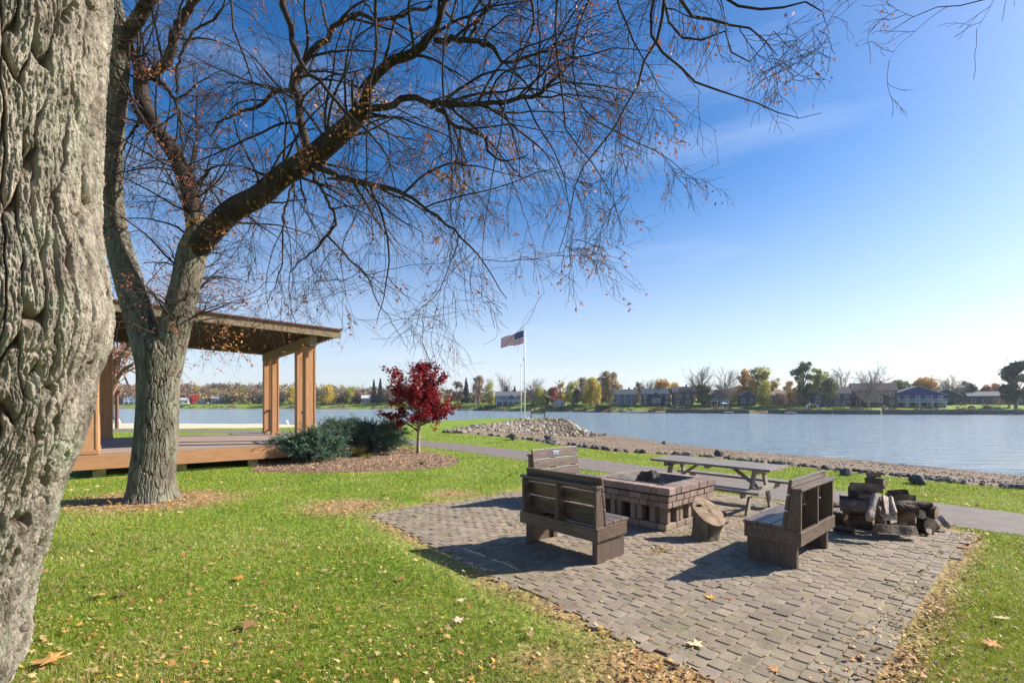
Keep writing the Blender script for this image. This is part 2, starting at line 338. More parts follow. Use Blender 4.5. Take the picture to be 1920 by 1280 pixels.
# ------------------------------------------------------------------ patio of tumbled pavers
def patio():
    sa, sb = .118, .152; m = MB(); V = []; C = []
    cells = []
    for i, a_ in enumerate(np.arange(a0-.1, a1+.2, sa)):
        off = (i % 2)*sb/2
        for b_ in np.arange(2.6, 9.9, sb): cells.append((a_+sa/2, b_+off+sb/2))
    c = np.array(cells); xy = c[:, :1]*np.array(A[:2])+c[:, 1:]*np.array(B[:2])
    d = dseg(xy[:, 0], xy[:, 1], PATIO); ok = inpoly(xy[:, 0], xy[:, 1], PATIO) & ((d > .04) | (rng.random(len(d)) > .2)); c = c[ok]; n = len(c)
    hx = (sa/2-.0022)*rng.uniform(.95, 1.0, n); hy = (sb/2-.0022)*rng.uniform(.95, 1., n)
    ring = []
    for s_, z in ((1., -.05), (1., -.01), (.972, -.002), (.91, .0)):
        k = .015
        px = np.stack([hx-k, hx, hx, hx-k, -hx+k, -hx, -hx, -hx+k], 1)*s_; py = np.stack([-hy, -hy+k, hy-k, hy, hy, hy-k, -hy+k, -hy], 1)*s_
        ring.append(np.stack([px, py, np.full_like(px, z)], -1))
    v = np.stack(ring, 1)      # n,4,8,3
    tx = rng.normal(0, .011, (n, 1, 1)); ty = rng.normal(0, .012, (n, 1, 1)); v[..., 2] += v[..., 0]*tx+v[..., 1]*ty+rng.normal(0, .0032, (n, 1, 1))+(v[..., :1, 0]*0)
    v[..., :2] += rng.normal(0, .0014, (n, 4, 8, 2)); an = rng.normal(0, .009, n); ca, sn = np.cos(an)[:, None, None], np.sin(an)[:, None, None]
    x = v[..., 0]*ca-v[..., 1]*sn+c[:, 0][:, None, None]; y = v[..., 0]*sn+v[..., 1]*ca+c[:, 1][:, None, None]
    wv = x[..., None]*np.array(A)+y[..., None]*np.array(B); wv[..., 2] = v[..., 2]
    base = np.arange(n)[:, None, None]*32; i = np.arange(8)
    q = [np.stack([base[:, 0]+r_*8+i, base[:, 0]+r_*8+(i+1) % 8, base[:, 0]+(r_+1)*8+(i+1) % 8, base[:, 0]+(r_+1)*8+i], -1) for r_ in range(3)]
    q = np.concatenate(q).reshape(-1, 4)
    g = rng.uniform(.84, 1.1, (n, 1))*np.array([1, 1, 1])+rng.normal(0, .012, (n, 3)); g = g*(.84+.32*fbm(c[:, :1]*.9, c[:, 1:]*.9))*np.where(vnoise(c[:, :1]*1.1+8, c[:, 1:]*1.1) > .72, np.array([[.96, .97, .9]]), np.array([[1, 1, 1.]])); g = np.repeat(g, 32, 0)
    top = (np.arange(n)[:, None]*32+24+i)
    m.add(wv.reshape(-1, 3), q, 0, g); m.f.setdefault((8, 0), []).append(top)
    pm = M('paver_stone', (.185, .142, .103), (.3, .24, .18), 5, .85, .8, 60, attr='Col', c3=(.24, .187, .138), bdist=.005)
    jm = M('joint_sand', (.08, .1, .03), (.36, .29, .19), 2.2, .95, .6, 50, c3=(.2, .165, .1), bdist=.01)
    o = m.build('patio', [pm], smooth=False); tag(o, kind='structure')
    flat = MB(); cq = np.mean(PATIO, 0); flat.add([(cq[0]+(p[0]-cq[0])*.985, cq[1]+(p[1]-cq[1])*.985, -.0055) for p in PATIO], [list(range(len(PATIO)))]); fo = flat.build('patio_joint_sand', jm)
    for p in fo.data.polygons:
        if p.normal.z < 0: p.flip()
    tag(fo, kind='structure')
patio()

# ------------------------------------------------------------------ furniture
wood = M('taupe_wood', (.055, .034, .024), (.18, .122, .09), 4, .4, .5, 14, stretch=(1, 9, 9), spec=.5, bdist=.006)
woodB = M('taupe_wood_upright', (.065, .041, .03), (.14, .095, .07), 5, .5, .35, 14, stretch=(9, 9, 1), spec=.5, bdist=.006)
plaq = M('plaque_metal', (.12, .15, .18), (.28, .33, .38), 30, .35, metal=.7)
def make_bench(label, plaque=False):
    # local: x along the length (0..1.2 centred), y=0 rear, y=+.64 front
    L_, Dp = 1.22, .64; t = empty('slat_bench', (0, 0, 0), 0, label, 'bench', 'slatted wooden benches around the fire pit')
    for s in (-1, 1):
        m = MB(); x = s*(L_/2-.055); m.box((x, Dp/2, .15), (.035, Dp-.12, .30)); m.box((x-s*.035, .095, .15), (.035, .07, .3)); m.box((x-s*.035, Dp-.095, .15), (.035, .07, .3))
        m.build('leg', woodB, t, bevel=.004)
    m = MB(); m.box((0, .019, .335), (L_+.03, .038, .15)); m.build('rear_rail', wood, t, bevel=.004)
    m = MB(); m.box((0, Dp-.055, .335), (L_-.03, .038, .15)); m.build('front_rail', wood, t, bevel=.004)
    for s in (-1, 1):
        m = MB(); m.box((s*(L_/2-.02), Dp/2-.02, .335), (.038, Dp-.12, .15)); m.build('side_apron', wood, t, bevel=.004)
    m = MB()
    for k in range(3): m.box((0, .235+k*.153, .43), (L_, .143, .035))
    m.build('seat', wood, t, bevel=.004)
    # backrest: three tapering upright fins, three slats on their front face, a ledge on top
    fr0, fr1, rr = .185, .105, .012
    for x in (-L_/2+.03, 0, L_/2-.03):
        m = MB(); m.prism([(x-.018, rr, .30), (x-.018, fr0, .30), (x-.018, fr1, .845), (x-.018, rr, .845)], (.036, 0, 0)); m.build('back_fin', woodB, t, bevel=.003)
    m = MB(); tl = math.atan2(fr0-fr1, .565); rot = Matrix.Rotation(tl, 3, 'X')
    for k in range(3):
        z = .53+k*.176; y = fr0-(z-.30)/.565*(fr0-fr1)+.019
        m.box((0, y, z), (L_-.01, .034, .16), rot)
    m.build('backrest', wood, t, bevel=.004)
    m = MB(); m.box((0, .045, .862), (L_+.02, .1, .03)); m.build('ledge', wood, t, bevel=.004)
    if plaque:
        m = MB(); z = .875; y = fr0-(z-.30)/.565*(fr0-fr1)+.019+.021; m.box((0, y, z), (.17, .006, .075), rot)
        p = m.build('plaque', plaq, t, bevel=.001)
        m = MB()
        for k in range(3): m.box((0, y+.005-.001*k, z+.02-.02*k), (.11, .003, .004), rot)
        m.build('inscription', M('inscription', (.5, .52, .54)), p)
    return t
def place(o, loc, rz): o.location = loc; o.rotation_euler = (0, 0, rz)
b1 = make_bench('dark brown bench seen from behind, nearest the lawn, its back to the camera')
place(b1, AB(-3.9, 4.24), YAW)            # x local -> A ; y local -> B
b2 = make_bench('bench with a blue sheen on its shaded seat, between the stump and the firewood')
place(b2, AB(-1.72, 6.35), YAW+math.pi/2+0)    # y local -> -A
b3 = make_bench('bench with a small metal plaque on its top back slat, beyond the near bench', True)
place(b3, AB(-6.22, 6.62), YAW-math.pi/2)
# fire pit
brickm = M('fire_brick', (.17, .115, .088), (.33, .25, .195), 4, .85, .6, 45, attr='Col', bdist=.006, c3=(.25, .18, .138))
def fire_pit():
    S = .71; c = AB(-4.13, 6.71); t = empty('fire_pit', c, YAW, 'square fire pit of stacked reddish blocks with a wide cap', 'fire pit')
    def course(z0, z1, half, dep, lens, gap=.006, seed=0, skip=0, corner=True):
        m = MB(); r_ = random.Random(seed)
        for k in range(4):
            rot = Matrix.Rotation(k*math.pi/2, 3, 'Z'); x = -half; end = half-dep-.003
            while x < end-.02:
                l_ = min(r_.choice(lens), end-x)
                if end-x-l_ < .06: l_ = end-x
                if not (skip and r_.random() < skip):
                    cc = rot @ Vector((x+l_/2, -half+dep/2+r_.uniform(-.006, .006), (z0+z1)/2))
                    g = r_.uniform(.75, 1.15); m.box(cc, (l_-gap, dep, z1-z0-.004), rot @ Matrix.Rotation(r_.uniform(-.01, .01), 3, 'Z'), 0, (g, g*r_.uniform(.93, 1.02), g*r_.uniform(.92, 1.04)))
                x += l_
        return m
    course(.52, .625, S, .20, [.2, .26, .15], seed=1).build('cap', brickm, t, bevel=.011)
    m = course(.42, .505, S-.02, .15, [.12, .22, .17], seed=2); w2 = course(.333, .417, S-.03, .15, [.22, .12, .17], seed=3)
    m.v += w2.v; m.c += w2.c
    for k_, fs in w2.f.items(): m.f.setdefault(k_, []).extend([f+m.n for f in fs])
    m.n += w2.n; m.build('block_wall', brickm, t, bevel=.01)
    # upright blocks with openings between them
    m = MB(); r_ = random.Random(5); h = S-.11
    for k in range(4):
        rot = Matrix.Rotation(k*math.pi/2, 3, 'Z')
        for x in (-h+.05, -h+.3, -h+.42, -h+.66, -h+.78, -h+1.0):
            g = r_.uniform(.75, 1.05); m.box(rot @ Vector((x+r_.uniform(-.01, .01), -h+.05, .215)), (.085, .13, .225), rot @ Matrix.Rotation(r_.uniform(-.04, .04), 3, 'Z'), 0, (g, g, g))
        m.box(rot @ Vector((0, -h+.2, .2)), (1.0, .06, .24), rot, 0, (.5, .5, .5))
    m.build('air_gap_block', brickm, t, bevel=.01)
    course(.0, .095, S-.1, .15, [.24, .3], seed=6).build('base_course', brickm, t, bevel=.012)
    m = MB(); q = S-.21
    for k in range(4):
        rot = Matrix.Rotation(k*math.pi/2, 3, 'Z'); m.box(rot @ Vector((0, -q+.003, .46)), (2*q, .012, .345), rot)
    m.build('steel_liner', M('liner_steel', (.12, .11, .105), (.3, .27, .25), 6, .6, .3, 30, metal=.3), t)
    m = MB(); m.box((0, 0, .3), (2*q, 2*q, .02)); m.build('ash_bed', M('ash', (.05, .045, .04), (.2, .19, .18), 10, .95, 1, 20), t)
    for i, (p0, p1, r0, lab) in enumerate((((-.3, .12, .5), (.1, -.1, .66), .11, 'largest charred black log lying across the fire pit'),
                                          ((-.3, -.12, .39), (.3, -.05, .42), .055, 'thin charred log low in the ash of the fire pit'),
                                          ((.08, .14, .45), (.26, -.2, .6), .06, 'cracked burnt log end with orange heartwood in the fire pit'))):
        lm = log_mesh(Vector(p0), Vector(p1), r0, 40+i, .75)
        o = lm.build('charred_log', [charm, charm if i != 2 else cutm]); o.location = c; o.rotation_euler = (0, 0, YAW); tag(o, lab, 'log', 'charred logs in the fire pit')
charm = M('charcoal', (.008, .008, .009), (.035, .034, .036), 14, .5, 1, 25, bdist=.03)
barkl = M('log_bark', (.04, .026, .018), (.15, .1, .066), 9, .9, 1, 22, bdist=.03, c3=(.065, .043, .03))
splitm = M('split_wood', (.1, .062, .04), (.3, .2, .13), 7, .8, .8, 25, bdist=.015, c3=(.14, .09, .06))
cutm = M('cut_wood', (.13, .085, .05), (.34, .24, .15), 8, .8, .5, 25, bdist=.01)
palem = M('pale_debarked_wood', (.2, .14, .1), (.5, .39, .3), 8, .75, .6, 25, bdist=.012)
def log_mesh(p, q, r_, seed, wedge=0.0, n=8, s=18):
    "round or split log: mat 0 side, 1 ends"
    rr = np.random.default_rng(seed); d = (q-p); L_ = d.length; x = d.normalized(); u = x.orthogonal().normalized(); v = x.cross(u)
    th = np.arange(s)*2*np.pi/s; prof = 1+.06*np.sin(2*th+rr.uniform(0, 6))+.05*np.sin(3*th+rr.uniform(0, 6))+rr.normal(0, .025, s)
    a_ = rr.uniform(0, 6.28); X = np.cos(th)*prof; Y = np.sin(th)*prof
    if wedge:
        c_, s_ = math.cos(a_), math.sin(a_)
        for (nx, ny, lim) in ((c_, s_, .15*wedge), (math.cos(a_+1.9), math.sin(a_+1.9), .25)):
            dd = X*nx+Y*ny-lim; k = dd > 0; X = np.where(k, X-dd*nx, X); Y = np.where(k, Y-dd*ny, Y)
    vs = []
    for i in range(n):
        t_ = i/(n-1); sc_ = r_*(1+rr.normal(0, .03)); b_ = rr.normal(0, .02, 2)*r_
        e = 0 if 0 < i < n-1 else 0
        for k in range(s):
            j = rr.normal(0, .05)*r_; vs.append(tuple(p+d*t_+x*(rr.normal(0, .03)*r_ if e else 0)+u*(X[k]*(sc_+j)+b_[0])+v*(Y[k]*(sc_+j)+b_[1])))
    m = MB(); idx = np.arange(n*s).reshape(n, s)
    f = np.stack([idx[:-1], np.roll(idx, -1, 1)[:-1], np.roll(idx, -1, 1)[1:], idx[1:]], -1).reshape(-1, 4)
    m.add(vs, f, 0); m.f.setdefault((s, 1), []).append(np.array([list(range(s))[::-1], list(range((n-1)*s, n*s))]))
    return m
fire_pit()
def stump():
    c = G(1322, 1008); t = empty('stump_seat', c, .3, 'leaning cut log stump with a slanted cracked top beside the fire pit', 'stump')
    s = 40; m = MB(); rr = np.random.default_rng(4); th = np.arange(s)*2*np.pi/s; vs = []; n = 12
    prof = 1+.05*np.sin(2*th+1)+.04*np.sin(5*th)+rr.normal(0, .012, s)
    for i in range(n):
        t_ = i/(n-1); r0 = .15+.042*t_**1.5+.02*(1-t_)**4
        z = t_*(.35+.155*np.cos(th-1.7)); lean = .06*t_
        vs += [(float(np.cos(a)*prof[k]*r0*1.08+lean), float(np.sin(a)*prof[k]*r0), float(z[k])) for k, a in enumerate(th)]
    idx = np.arange(n*s).reshape(n, s); f = np.stack([idx[:-1], np.roll(idx, -1, 1)[:-1], np.roll(idx, -1, 1)[1:], idx[1:]], -1).reshape(-1, 4)
    m.add(vs, f); m.build('bark', M('stump_bark', (.06, .05, .03), (.22, .18, .12), 4, .9, .9, 12, stretch=(3, 3, 1), bdist=.02), t, smooth=True)
    m = MB(); top = vs[-s:]; cx = np.mean(top, 0); rings = [np.array(top)]
    for q in (.8, .55, .3, .12):
        rg = cx+(np.array(top)-cx)*q; rg[:, 2] += .004+rr.normal(0, .003, s); rings.append(rg)
    V = np.concatenate(rings+[[cx+[0, 0, -.03]]]); idx = np.arange(5*s).reshape(5, s); f = np.stack([idx[:-1], np.roll(idx, -1, 1)[:-1], np.roll(idx, -1, 1)[1:], idx[1:]], -1).reshape(-1, 4)
    m.add(V, f); m.f.setdefault((3, 0), []).append(np.array([(4*s+i, 4*s+(i+1) % s, 5*s) for i in range(s)]))
    m.build('cut_top', M('stump_top', (.08, .048, .025), (.34, .23, .14), 3, .75, .8, 14, stretch=(1, 3, 1), bdist=.02, c3=(.27, .17, .1)), t, smooth=True)
    m = MB(); hc = cx*.35+np.array(top)[15]*.65; m.tube([hc+[0, 0, -.06], hc+[0, 0, .006]], [.034, .04], 12); m.build('rot_hole', M('rot', (.02, .014, .01), (.05, .035, .02), 20), t)
stump()
def picnic():
    t = empty('picnic_table', AB(-3.9, 8.42), YAW, 'weathered grey wooden picnic table with attached benches beyond the fire pit', 'picnic table')
    g = M('grey_table_wood', (.1, .08, .06), (.34, .29, .235), 4, .5, .5, 14, stretch=(1, 9, 9), spec=.45, bdist=.006)
    g2 = M('grey_leg_wood', (.16, .13, .1), (.34, .29, .235), 5, .7, .3, 14, stretch=(5, 5, 5), bdist=.006)
    Lx = 2.12; m = MB()
    for k in range(5): m.box((0, -.335+k*.1675, .735), (Lx, .157, .04))
    m.build('tabletop', g, t, bevel=.004)
    for s in (-1, 1):
        m = MB()
        for k in range(2): m.box((0, s*(.66+k*.135)-s*.0, .425), (Lx, .128, .04))
        m.build('seat', g, t, bevel=.004)
    for s in (-1, 1):
        x = s*.74
        for q in (-1, 1):
            m = MB(); m.bar((x, q*.17, .71), (x, q*.5, 0.0), .04, .1, up=Vector((0, q*.9, .42))); m.build('leg', g2, t, bevel=.003)
        m = MB(); m.box((x+s*.042, 0, .365), (.04, 1.62, .09)); m.build('seat_beam', g2, t, bevel=.003)
        m = MB(); m.box((x+s*.042, 0, .675), (.04, .72, .08)); m.build('top_cleat', g2, t, bevel=.003)
        m = MB(); m.bar((x-s*.02, 0, .4), (s*.3, 0, .69), .08, .04); m.build('brace', g2, t, bevel=.003)
    m = MB(); m.box((0, 0, .695), (.05, .74, .04)); m.build('middle_cleat', g2, t)
picnic()
LOGS = [(1645, 996, 1722, 1001, 12.5, 6.35, 6.3, 1, .7, 'long split log at the front foot of the firewood pile'),
 (1592, 985, 1636, 988, 17, 6.75, 6.55, 0, .4, 'thick dark round log at the left foot of the firewood pile'),
 (1578, 955, 1640, 958, 19, 6.85, 6.6, 2, 1., 'large greenish split wedge on the left of the firewood pile'),
 (1643, 929, 1631, 972, 6.5, 6.55, 6.3, 3, .0, 'grey debarked stick leaning leftmost on the firewood pile'),
 (1657, 928, 1663, 963, 8.5, 6.5, 6.25, 3, .6, 'pale split stick leaning in the middle of the firewood pile'),
 (1669, 933, 1677, 962, 4.2, 6.5, 6.25, 3, .0, 'thinnest pale stick leaning on the firewood pile'),
 (1655, 973, 1681, 971, 5.5, 6.3, 6.25, 3, 1., 'small pale wedge under the leaning sticks of the firewood pile'),
 (1624, 890, 1648, 888, 8, 6.95, 6.9, 2, 1., 'small triangular split piece topmost on the firewood pile'),
 (1630, 901, 1664, 905, 13, 6.95, 6.75, 2, 1., 'thick split wedge just under the topmost piece of firewood'),
 (1593, 909, 1655, 913, 10.5, 6.85, 6.65, 1, .8, 'dark split log second layer down in the firewood pile'),
 (1591, 923, 1643, 927, 12, 6.9, 6.7, 0, .0, 'grey bark log lying across the left middle of the firewood pile'),
 (1574, 938, 1636, 942, 9.5, 6.95, 6.7, 0, .5, 'rough dark log low on the left shoulder of the firewood pile'),
 (1552, 947, 1574, 944, 6, 7.0, 7.1, 2, .0, 'small log end poking out behind the bench at the firewood pile'),
 (1663, 923, 1702, 921, 8.5, 6.9, 6.85, 0, .9, 'striped flat split log on the upper right of the firewood pile'),
 (1676, 934, 1717, 935, 6.8, 6.85, 6.8, 1, .9, 'brown angular log below the striped one on the firewood pile'),
 (1682, 944, 1746, 946, 5, 6.75, 6.7, 0, .0, 'long thin branch across the right side of the firewood pile'),
 (1678, 953, 1720, 957, 9.5, 6.6, 6.5, 0, .0, 'mossy brown log above the split block in the firewood pile'),
 (1708, 962, 1728, 965, 8, 6.7, 6.5, 4, .0, 'short round log with a pale sawn end facing out of the firewood pile'),
 (1726, 955, 1757, 961, 11, 6.8, 6.65, 0, .0, 'stout barked log on the right shoulder of the firewood pile'),
 (1682, 974, 1717, 976, 14.5, 6.6, 6.45, 2, .9, 'reddish split block in the lower right of the firewood pile'),
 (1722, 988, 1744, 986, 13.5, 6.75, 6.6, 0, .0, 'dark upright log at the right foot of the firewood pile'),
 (1744, 975, 1752, 990, 7.5, 6.8, 6.7, 0, .0, 'short dark log standing behind the right foot of the firewood pile'),
 (1758, 969, 1775, 988, 6.5, 6.9, 6.72, 3, .6, 'weathered log leaning off the far right end of the firewood pile'),
 (1735, 998, 1742, 995, 5.5, 6.55, 6.5, 4, .0, 'tiny round log end beside the long front log of firewood'),
 (1640, 950, 1655, 985, 9, 6.6, 6.45, 1, .6, 'brown split log in shadow just left of the leaning pale sticks'),
 (1700, 990, 1716, 968, 8, 6.6, 6.8, 0, .0, 'slim bark log wedged upright right of the split block'),
 (1560, 990, 1600, 997, 9, 6.7, 6.5, 0, .3, 'small log lying on the pavers at the left front of the firewood pile'),
 (1664, 985, 1700, 982, 10, 6.5, 6.45, 2, .6, 'split piece resting on the long front log of firewood'),
 (1610, 930, 1655, 948, 9, 6.7, 6.55, 1, .6, 'slanting split log on the left face of the firewood pile'),
 (1700, 945, 1725, 950, 9, 6.9, 6.8, 2, .7, 'brown split end below the long thin branch of firewood'),
 (1610, 972, 1668, 975, 17, 7.05, 6.85, 0, .0, 'dark log in the shaded heart of the firewood pile'),
 (1655, 948, 1690, 950, 17, 7.1, 6.95, 0, .0, 'thick log hidden behind the leaning pale sticks of firewood'),
 (1560, 968, 1592, 975, 12, 7.25, 7.0, 0, .0, 'shaded log at the rear left corner of the firewood pile'),
 (1690, 984, 1725, 978, 14, 7.0, 6.9, 0, .0, 'dark log filling the right centre base of the firewood pile')]
for i, (x0, y0, x1, y1, r_, d0, d1, k, wd, lab) in enumerate(LOGS):
    p = P(x0, y0, d0); q = P(x1, y1, d1); rad = r_/FPX*(d0+d1)/2*1.08
    for v_ in (p, q): v_.z = max(v_.z, rad*.85)
    mats = [[barkl, cutm], [splitm, cutm], [splitm, cutm], [palem, palem], [barkl, palem]][k]
    o = log_mesh(p, q, rad, 60+i, wd).build('firewood_log', mats, loc=p); tag(o, lab, 'log', 'firewood logs stacked on the patio')

# ------------------------------------------------------------------ pavilion
def pavilion():
    cx = Vector((.79, .613, 0)); yaw = math.atan2(cx.y, cx.x); FR = Vector((-6.0, 14.7, 0)); W, D = 5.4, 6.6
    c = FR - cx*W
    t = empty('pavilion', c, yaw, 'open brown timber pavilion with a raised deck and low sloping roof', 'pavilion')
    # local x: 0..W left to right, y: 0 front .. D back
    om = M('orange_brown_timber', (.36, .175, .08), (.48, .25, .125), 3, .6, .25, 20, stretch=(6, 6, 1), bdist=.004)
    om2 = M('orange_brown_board', (.34, .165, .078), (.46, .24, .12), 3, .6, .25, 20, stretch=(1, 6, 6), bdist=.004)
    dm = M('deck_boards', (.23, .165, .13), (.34, .26, .21), 3, .8, .3, 25, stretch=(1, 8, 1), bdist=.004)
    fm = M('weathered_fascia', (.17, .115, .07), (.34, .25, .165), 4, .8, .4, 20, stretch=(1, 6, 6), bdist=.006)
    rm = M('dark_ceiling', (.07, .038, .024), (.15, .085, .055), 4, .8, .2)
    sh = M('red_brown_shingle', (.12, .045, .035), (.2, .08, .06), 20, .9)
    zt = .57
    m = MB(); nb = 44
    for k in range(nb): y = .06+(D+.1)*(k+.5)/nb; m.box((W/2, y, zt-.018), (W+.3, (D+.1)/nb-.006, .036))
    m.build('deck', dm, t)
    m = MB(); m.box((W/2, -.02, .375), (W+.34, .05, .35)); m.build('front_fascia', om2, t, bevel=.004)
    for x in (-.145, W+.145):
        m = MB(); m.box((x, D/2+.06, .375), (.05, D+.1, .35)); m.build('side_fascia', om2, t, bevel=.004)
    m = MB(); m.box((W/2, D+.2, .375), (W+.34, .05, .35)); m.build('rear_fascia', om2, t)
    for y in (.22, D/2, D-.2):
        for x in (.35, 2.0, 3.7, W-.25):
            m = MB(); m.box((x, y, .1), (.24, .2, .24)); m.build('footing_post', M('footing', (.22, .17, .08), (.36, .29, .16), 5) if (x, y) == (.35, .22) else bpy.data.materials['footing'], t)
    zb = 3.52
    def post(x, y, wx, wy):
        m = MB(); m.box((x, y, (zt+zb)/2), (wx, wy, zb-zt)); p = m.build('post', om, t, bevel=.006)
        m = MB(); m.box((x, y, zt+.05), (wx+.03, wy+.03, .1)); m.build('post_base', om2, p, bevel=.004)
        for q in (-1, 1):
            m = MB(); m.box((x+q*(wx/2-.03), y-wy/2-.008, (zt+zb)/2), (.035, .014, zb-zt-.22)); m.build('trim_strip', om, p)
    post(.16, .16, .36, .34); post(.22, D-.16, .34, .3); post(.16, 1.25, .3, .3)
    post(W-.16, .16, .31, .31); post(W-.1, 1.5, .26, .26); post(W-.14, D-.16, .27, .28); post(W-.14, D-1.6, .25, .26)
    for y in (.74, D-.7):       # small railings between paired posts
        m = MB(); m.box((W-.12, y, zt+.92), (.06, .8, .05)); m.box((W-.12, y, zt+.12), (.04, .8, .04))
        for k in range(6): m.box((W-.12, y-.3+k*.12, zt+.5), (.025, .025, .8))
        m.build('railing', M('rail_dark', (.07, .045, .03)) if y < 1 else bpy.data.materials['rail_dark'], t)
    # beams
    def rz(x): return 3.80+(W+.6-x)/(W+1.4)*.26
    for x in (.16, W-.14):
        m = MB(); m.box((x, D/2, (zb+rz(x))/2-.0), (.2, D+.5, rz(x)-zb)); m.build('side_beam', fm, t, bevel=.005)
    x0, x1, y0, y1 = -.9, W+.62, -.42, D+.5
    def slab(za, zc, xx0, xx1, yy0, yy1):
        m_ = MB(); v = [(x, y, rz(x)+z) for z in (za, zc) for y in (yy0, yy1) for x in (xx0, xx1)]
        m_.add(v, [(0, 2, 3, 1), (4, 5, 7, 6), (0, 1, 5, 4), (2, 6, 7, 3), (0, 4, 6, 2), (1, 3, 7, 5)]); return m_
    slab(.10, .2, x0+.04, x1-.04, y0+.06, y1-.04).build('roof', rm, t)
    m = MB()
    for y in np.arange(y0+.25, y1-.1, .36):
        q = slab(.0, .097, x0+.05, x1-.05, y, y+.06); m.add(q.v[0], np.concatenate(q.f[(4, 0)]))
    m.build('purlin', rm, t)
    slab(-.02, .215, x0, x1, y0, y0+.05).build('roof_fascia', fm, t, bevel=.005)
    slab(-.02, .215, x0, x1, y1-.03, y1+.02).build('rear_roof_fascia', fm, t)
    slab(.218, .262, x0-.03, x1+.04, y0-.05, y1+.05).build('shingles', sh, t)
pavilion()

# ------------------------------------------------------------------ trees close by
def bark_mat(name, c1, c2, c3, sc_, lich=(.27, .27, .2, 1)):
    m = M(name, c1, c2, sc_, .95, 1, sc_*6, stretch=(1, 1, .45), c3=c3, bdist=.02, spec=.12, detail=10); t = m.node_tree; N = t.nodes; L = t.links; b = N['Principled BSDF']
    tcn = N.new('ShaderNodeTexCoord'); n_ = N.new('ShaderNodeTexNoise'); n_.inputs['Scale'].default_value = sc_*.45; n_.inputs['Detail'].default_value = 9; L.new(tcn.outputs['Object'], n_.inputs['Vector'])
    r_ = N.new('ShaderNodeValToRGB'); r_.color_ramp.elements[0].position = .5; r_.color_ramp.elements[1].position = .7; L.new(n_.outputs['Fac'], r_.inputs[0])
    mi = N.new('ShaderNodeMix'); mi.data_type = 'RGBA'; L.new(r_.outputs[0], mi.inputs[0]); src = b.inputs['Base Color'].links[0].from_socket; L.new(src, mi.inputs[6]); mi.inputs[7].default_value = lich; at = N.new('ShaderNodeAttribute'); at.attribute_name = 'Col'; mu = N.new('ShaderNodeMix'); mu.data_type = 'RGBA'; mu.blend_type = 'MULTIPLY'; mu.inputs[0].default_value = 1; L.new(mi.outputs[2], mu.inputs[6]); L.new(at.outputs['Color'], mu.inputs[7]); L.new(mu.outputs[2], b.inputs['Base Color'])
    return m
barkA = bark_mat('pale_lichen_bark', (.13, .1, .078), (.52, .45, .37), (.32, .27, .215), 12, (.36, .35, .265, 1))
barkB = bark_mat('grey_green_bark', (.1, .083, .062), (.27, .235, .18), (.17, .15, .115), 7, (.2, .21, .15, 1))
barkD = bark_mat('silhouette_limb_bark', (.035, .026, .02), (.13, .1, .075), (.07, .054, .04), 7, (.13, .125, .08, 1))  # dark brown upper limbs, with their unlit silhouette put into the bark colour
twigm = M('dark_twig', (.022, .016, .013), (.065, .045, .034), 6, .85, spec=.2)
def voro(x, y, seed):
    xi = np.floor(x).astype(int); yi = np.floor(y).astype(int); f1 = np.full(x.shape, 9.); f2 = np.full(x.shape, 9.); ident = np.zeros(x.shape)
    for dx in (-1, 0, 1):
        cx0 = xi+dx; yo = _perm[np.mod(cx0*7+seed, 256), 5]*3; yi = np.floor(y+yo).astype(int)
        for dy in (-1, 0, 1):
            cx, cy = cx0, yi+dy; hx = _perm[np.mod(cx+seed, 256), np.mod(cy, 256)]; hy = _perm[np.mod(cy+13, 256), np.mod(cx+seed*3+7, 256)]
            d = np.hypot(cx+.15+.7*hx-x, cy+.05+.9*hy-y-yo); m1 = d < f1; f2 = np.where(m1, f1, np.minimum(f2, d)); ident = np.where(m1, hx, ident); f1 = np.where(m1, d, f1)
    return f2-f1, ident
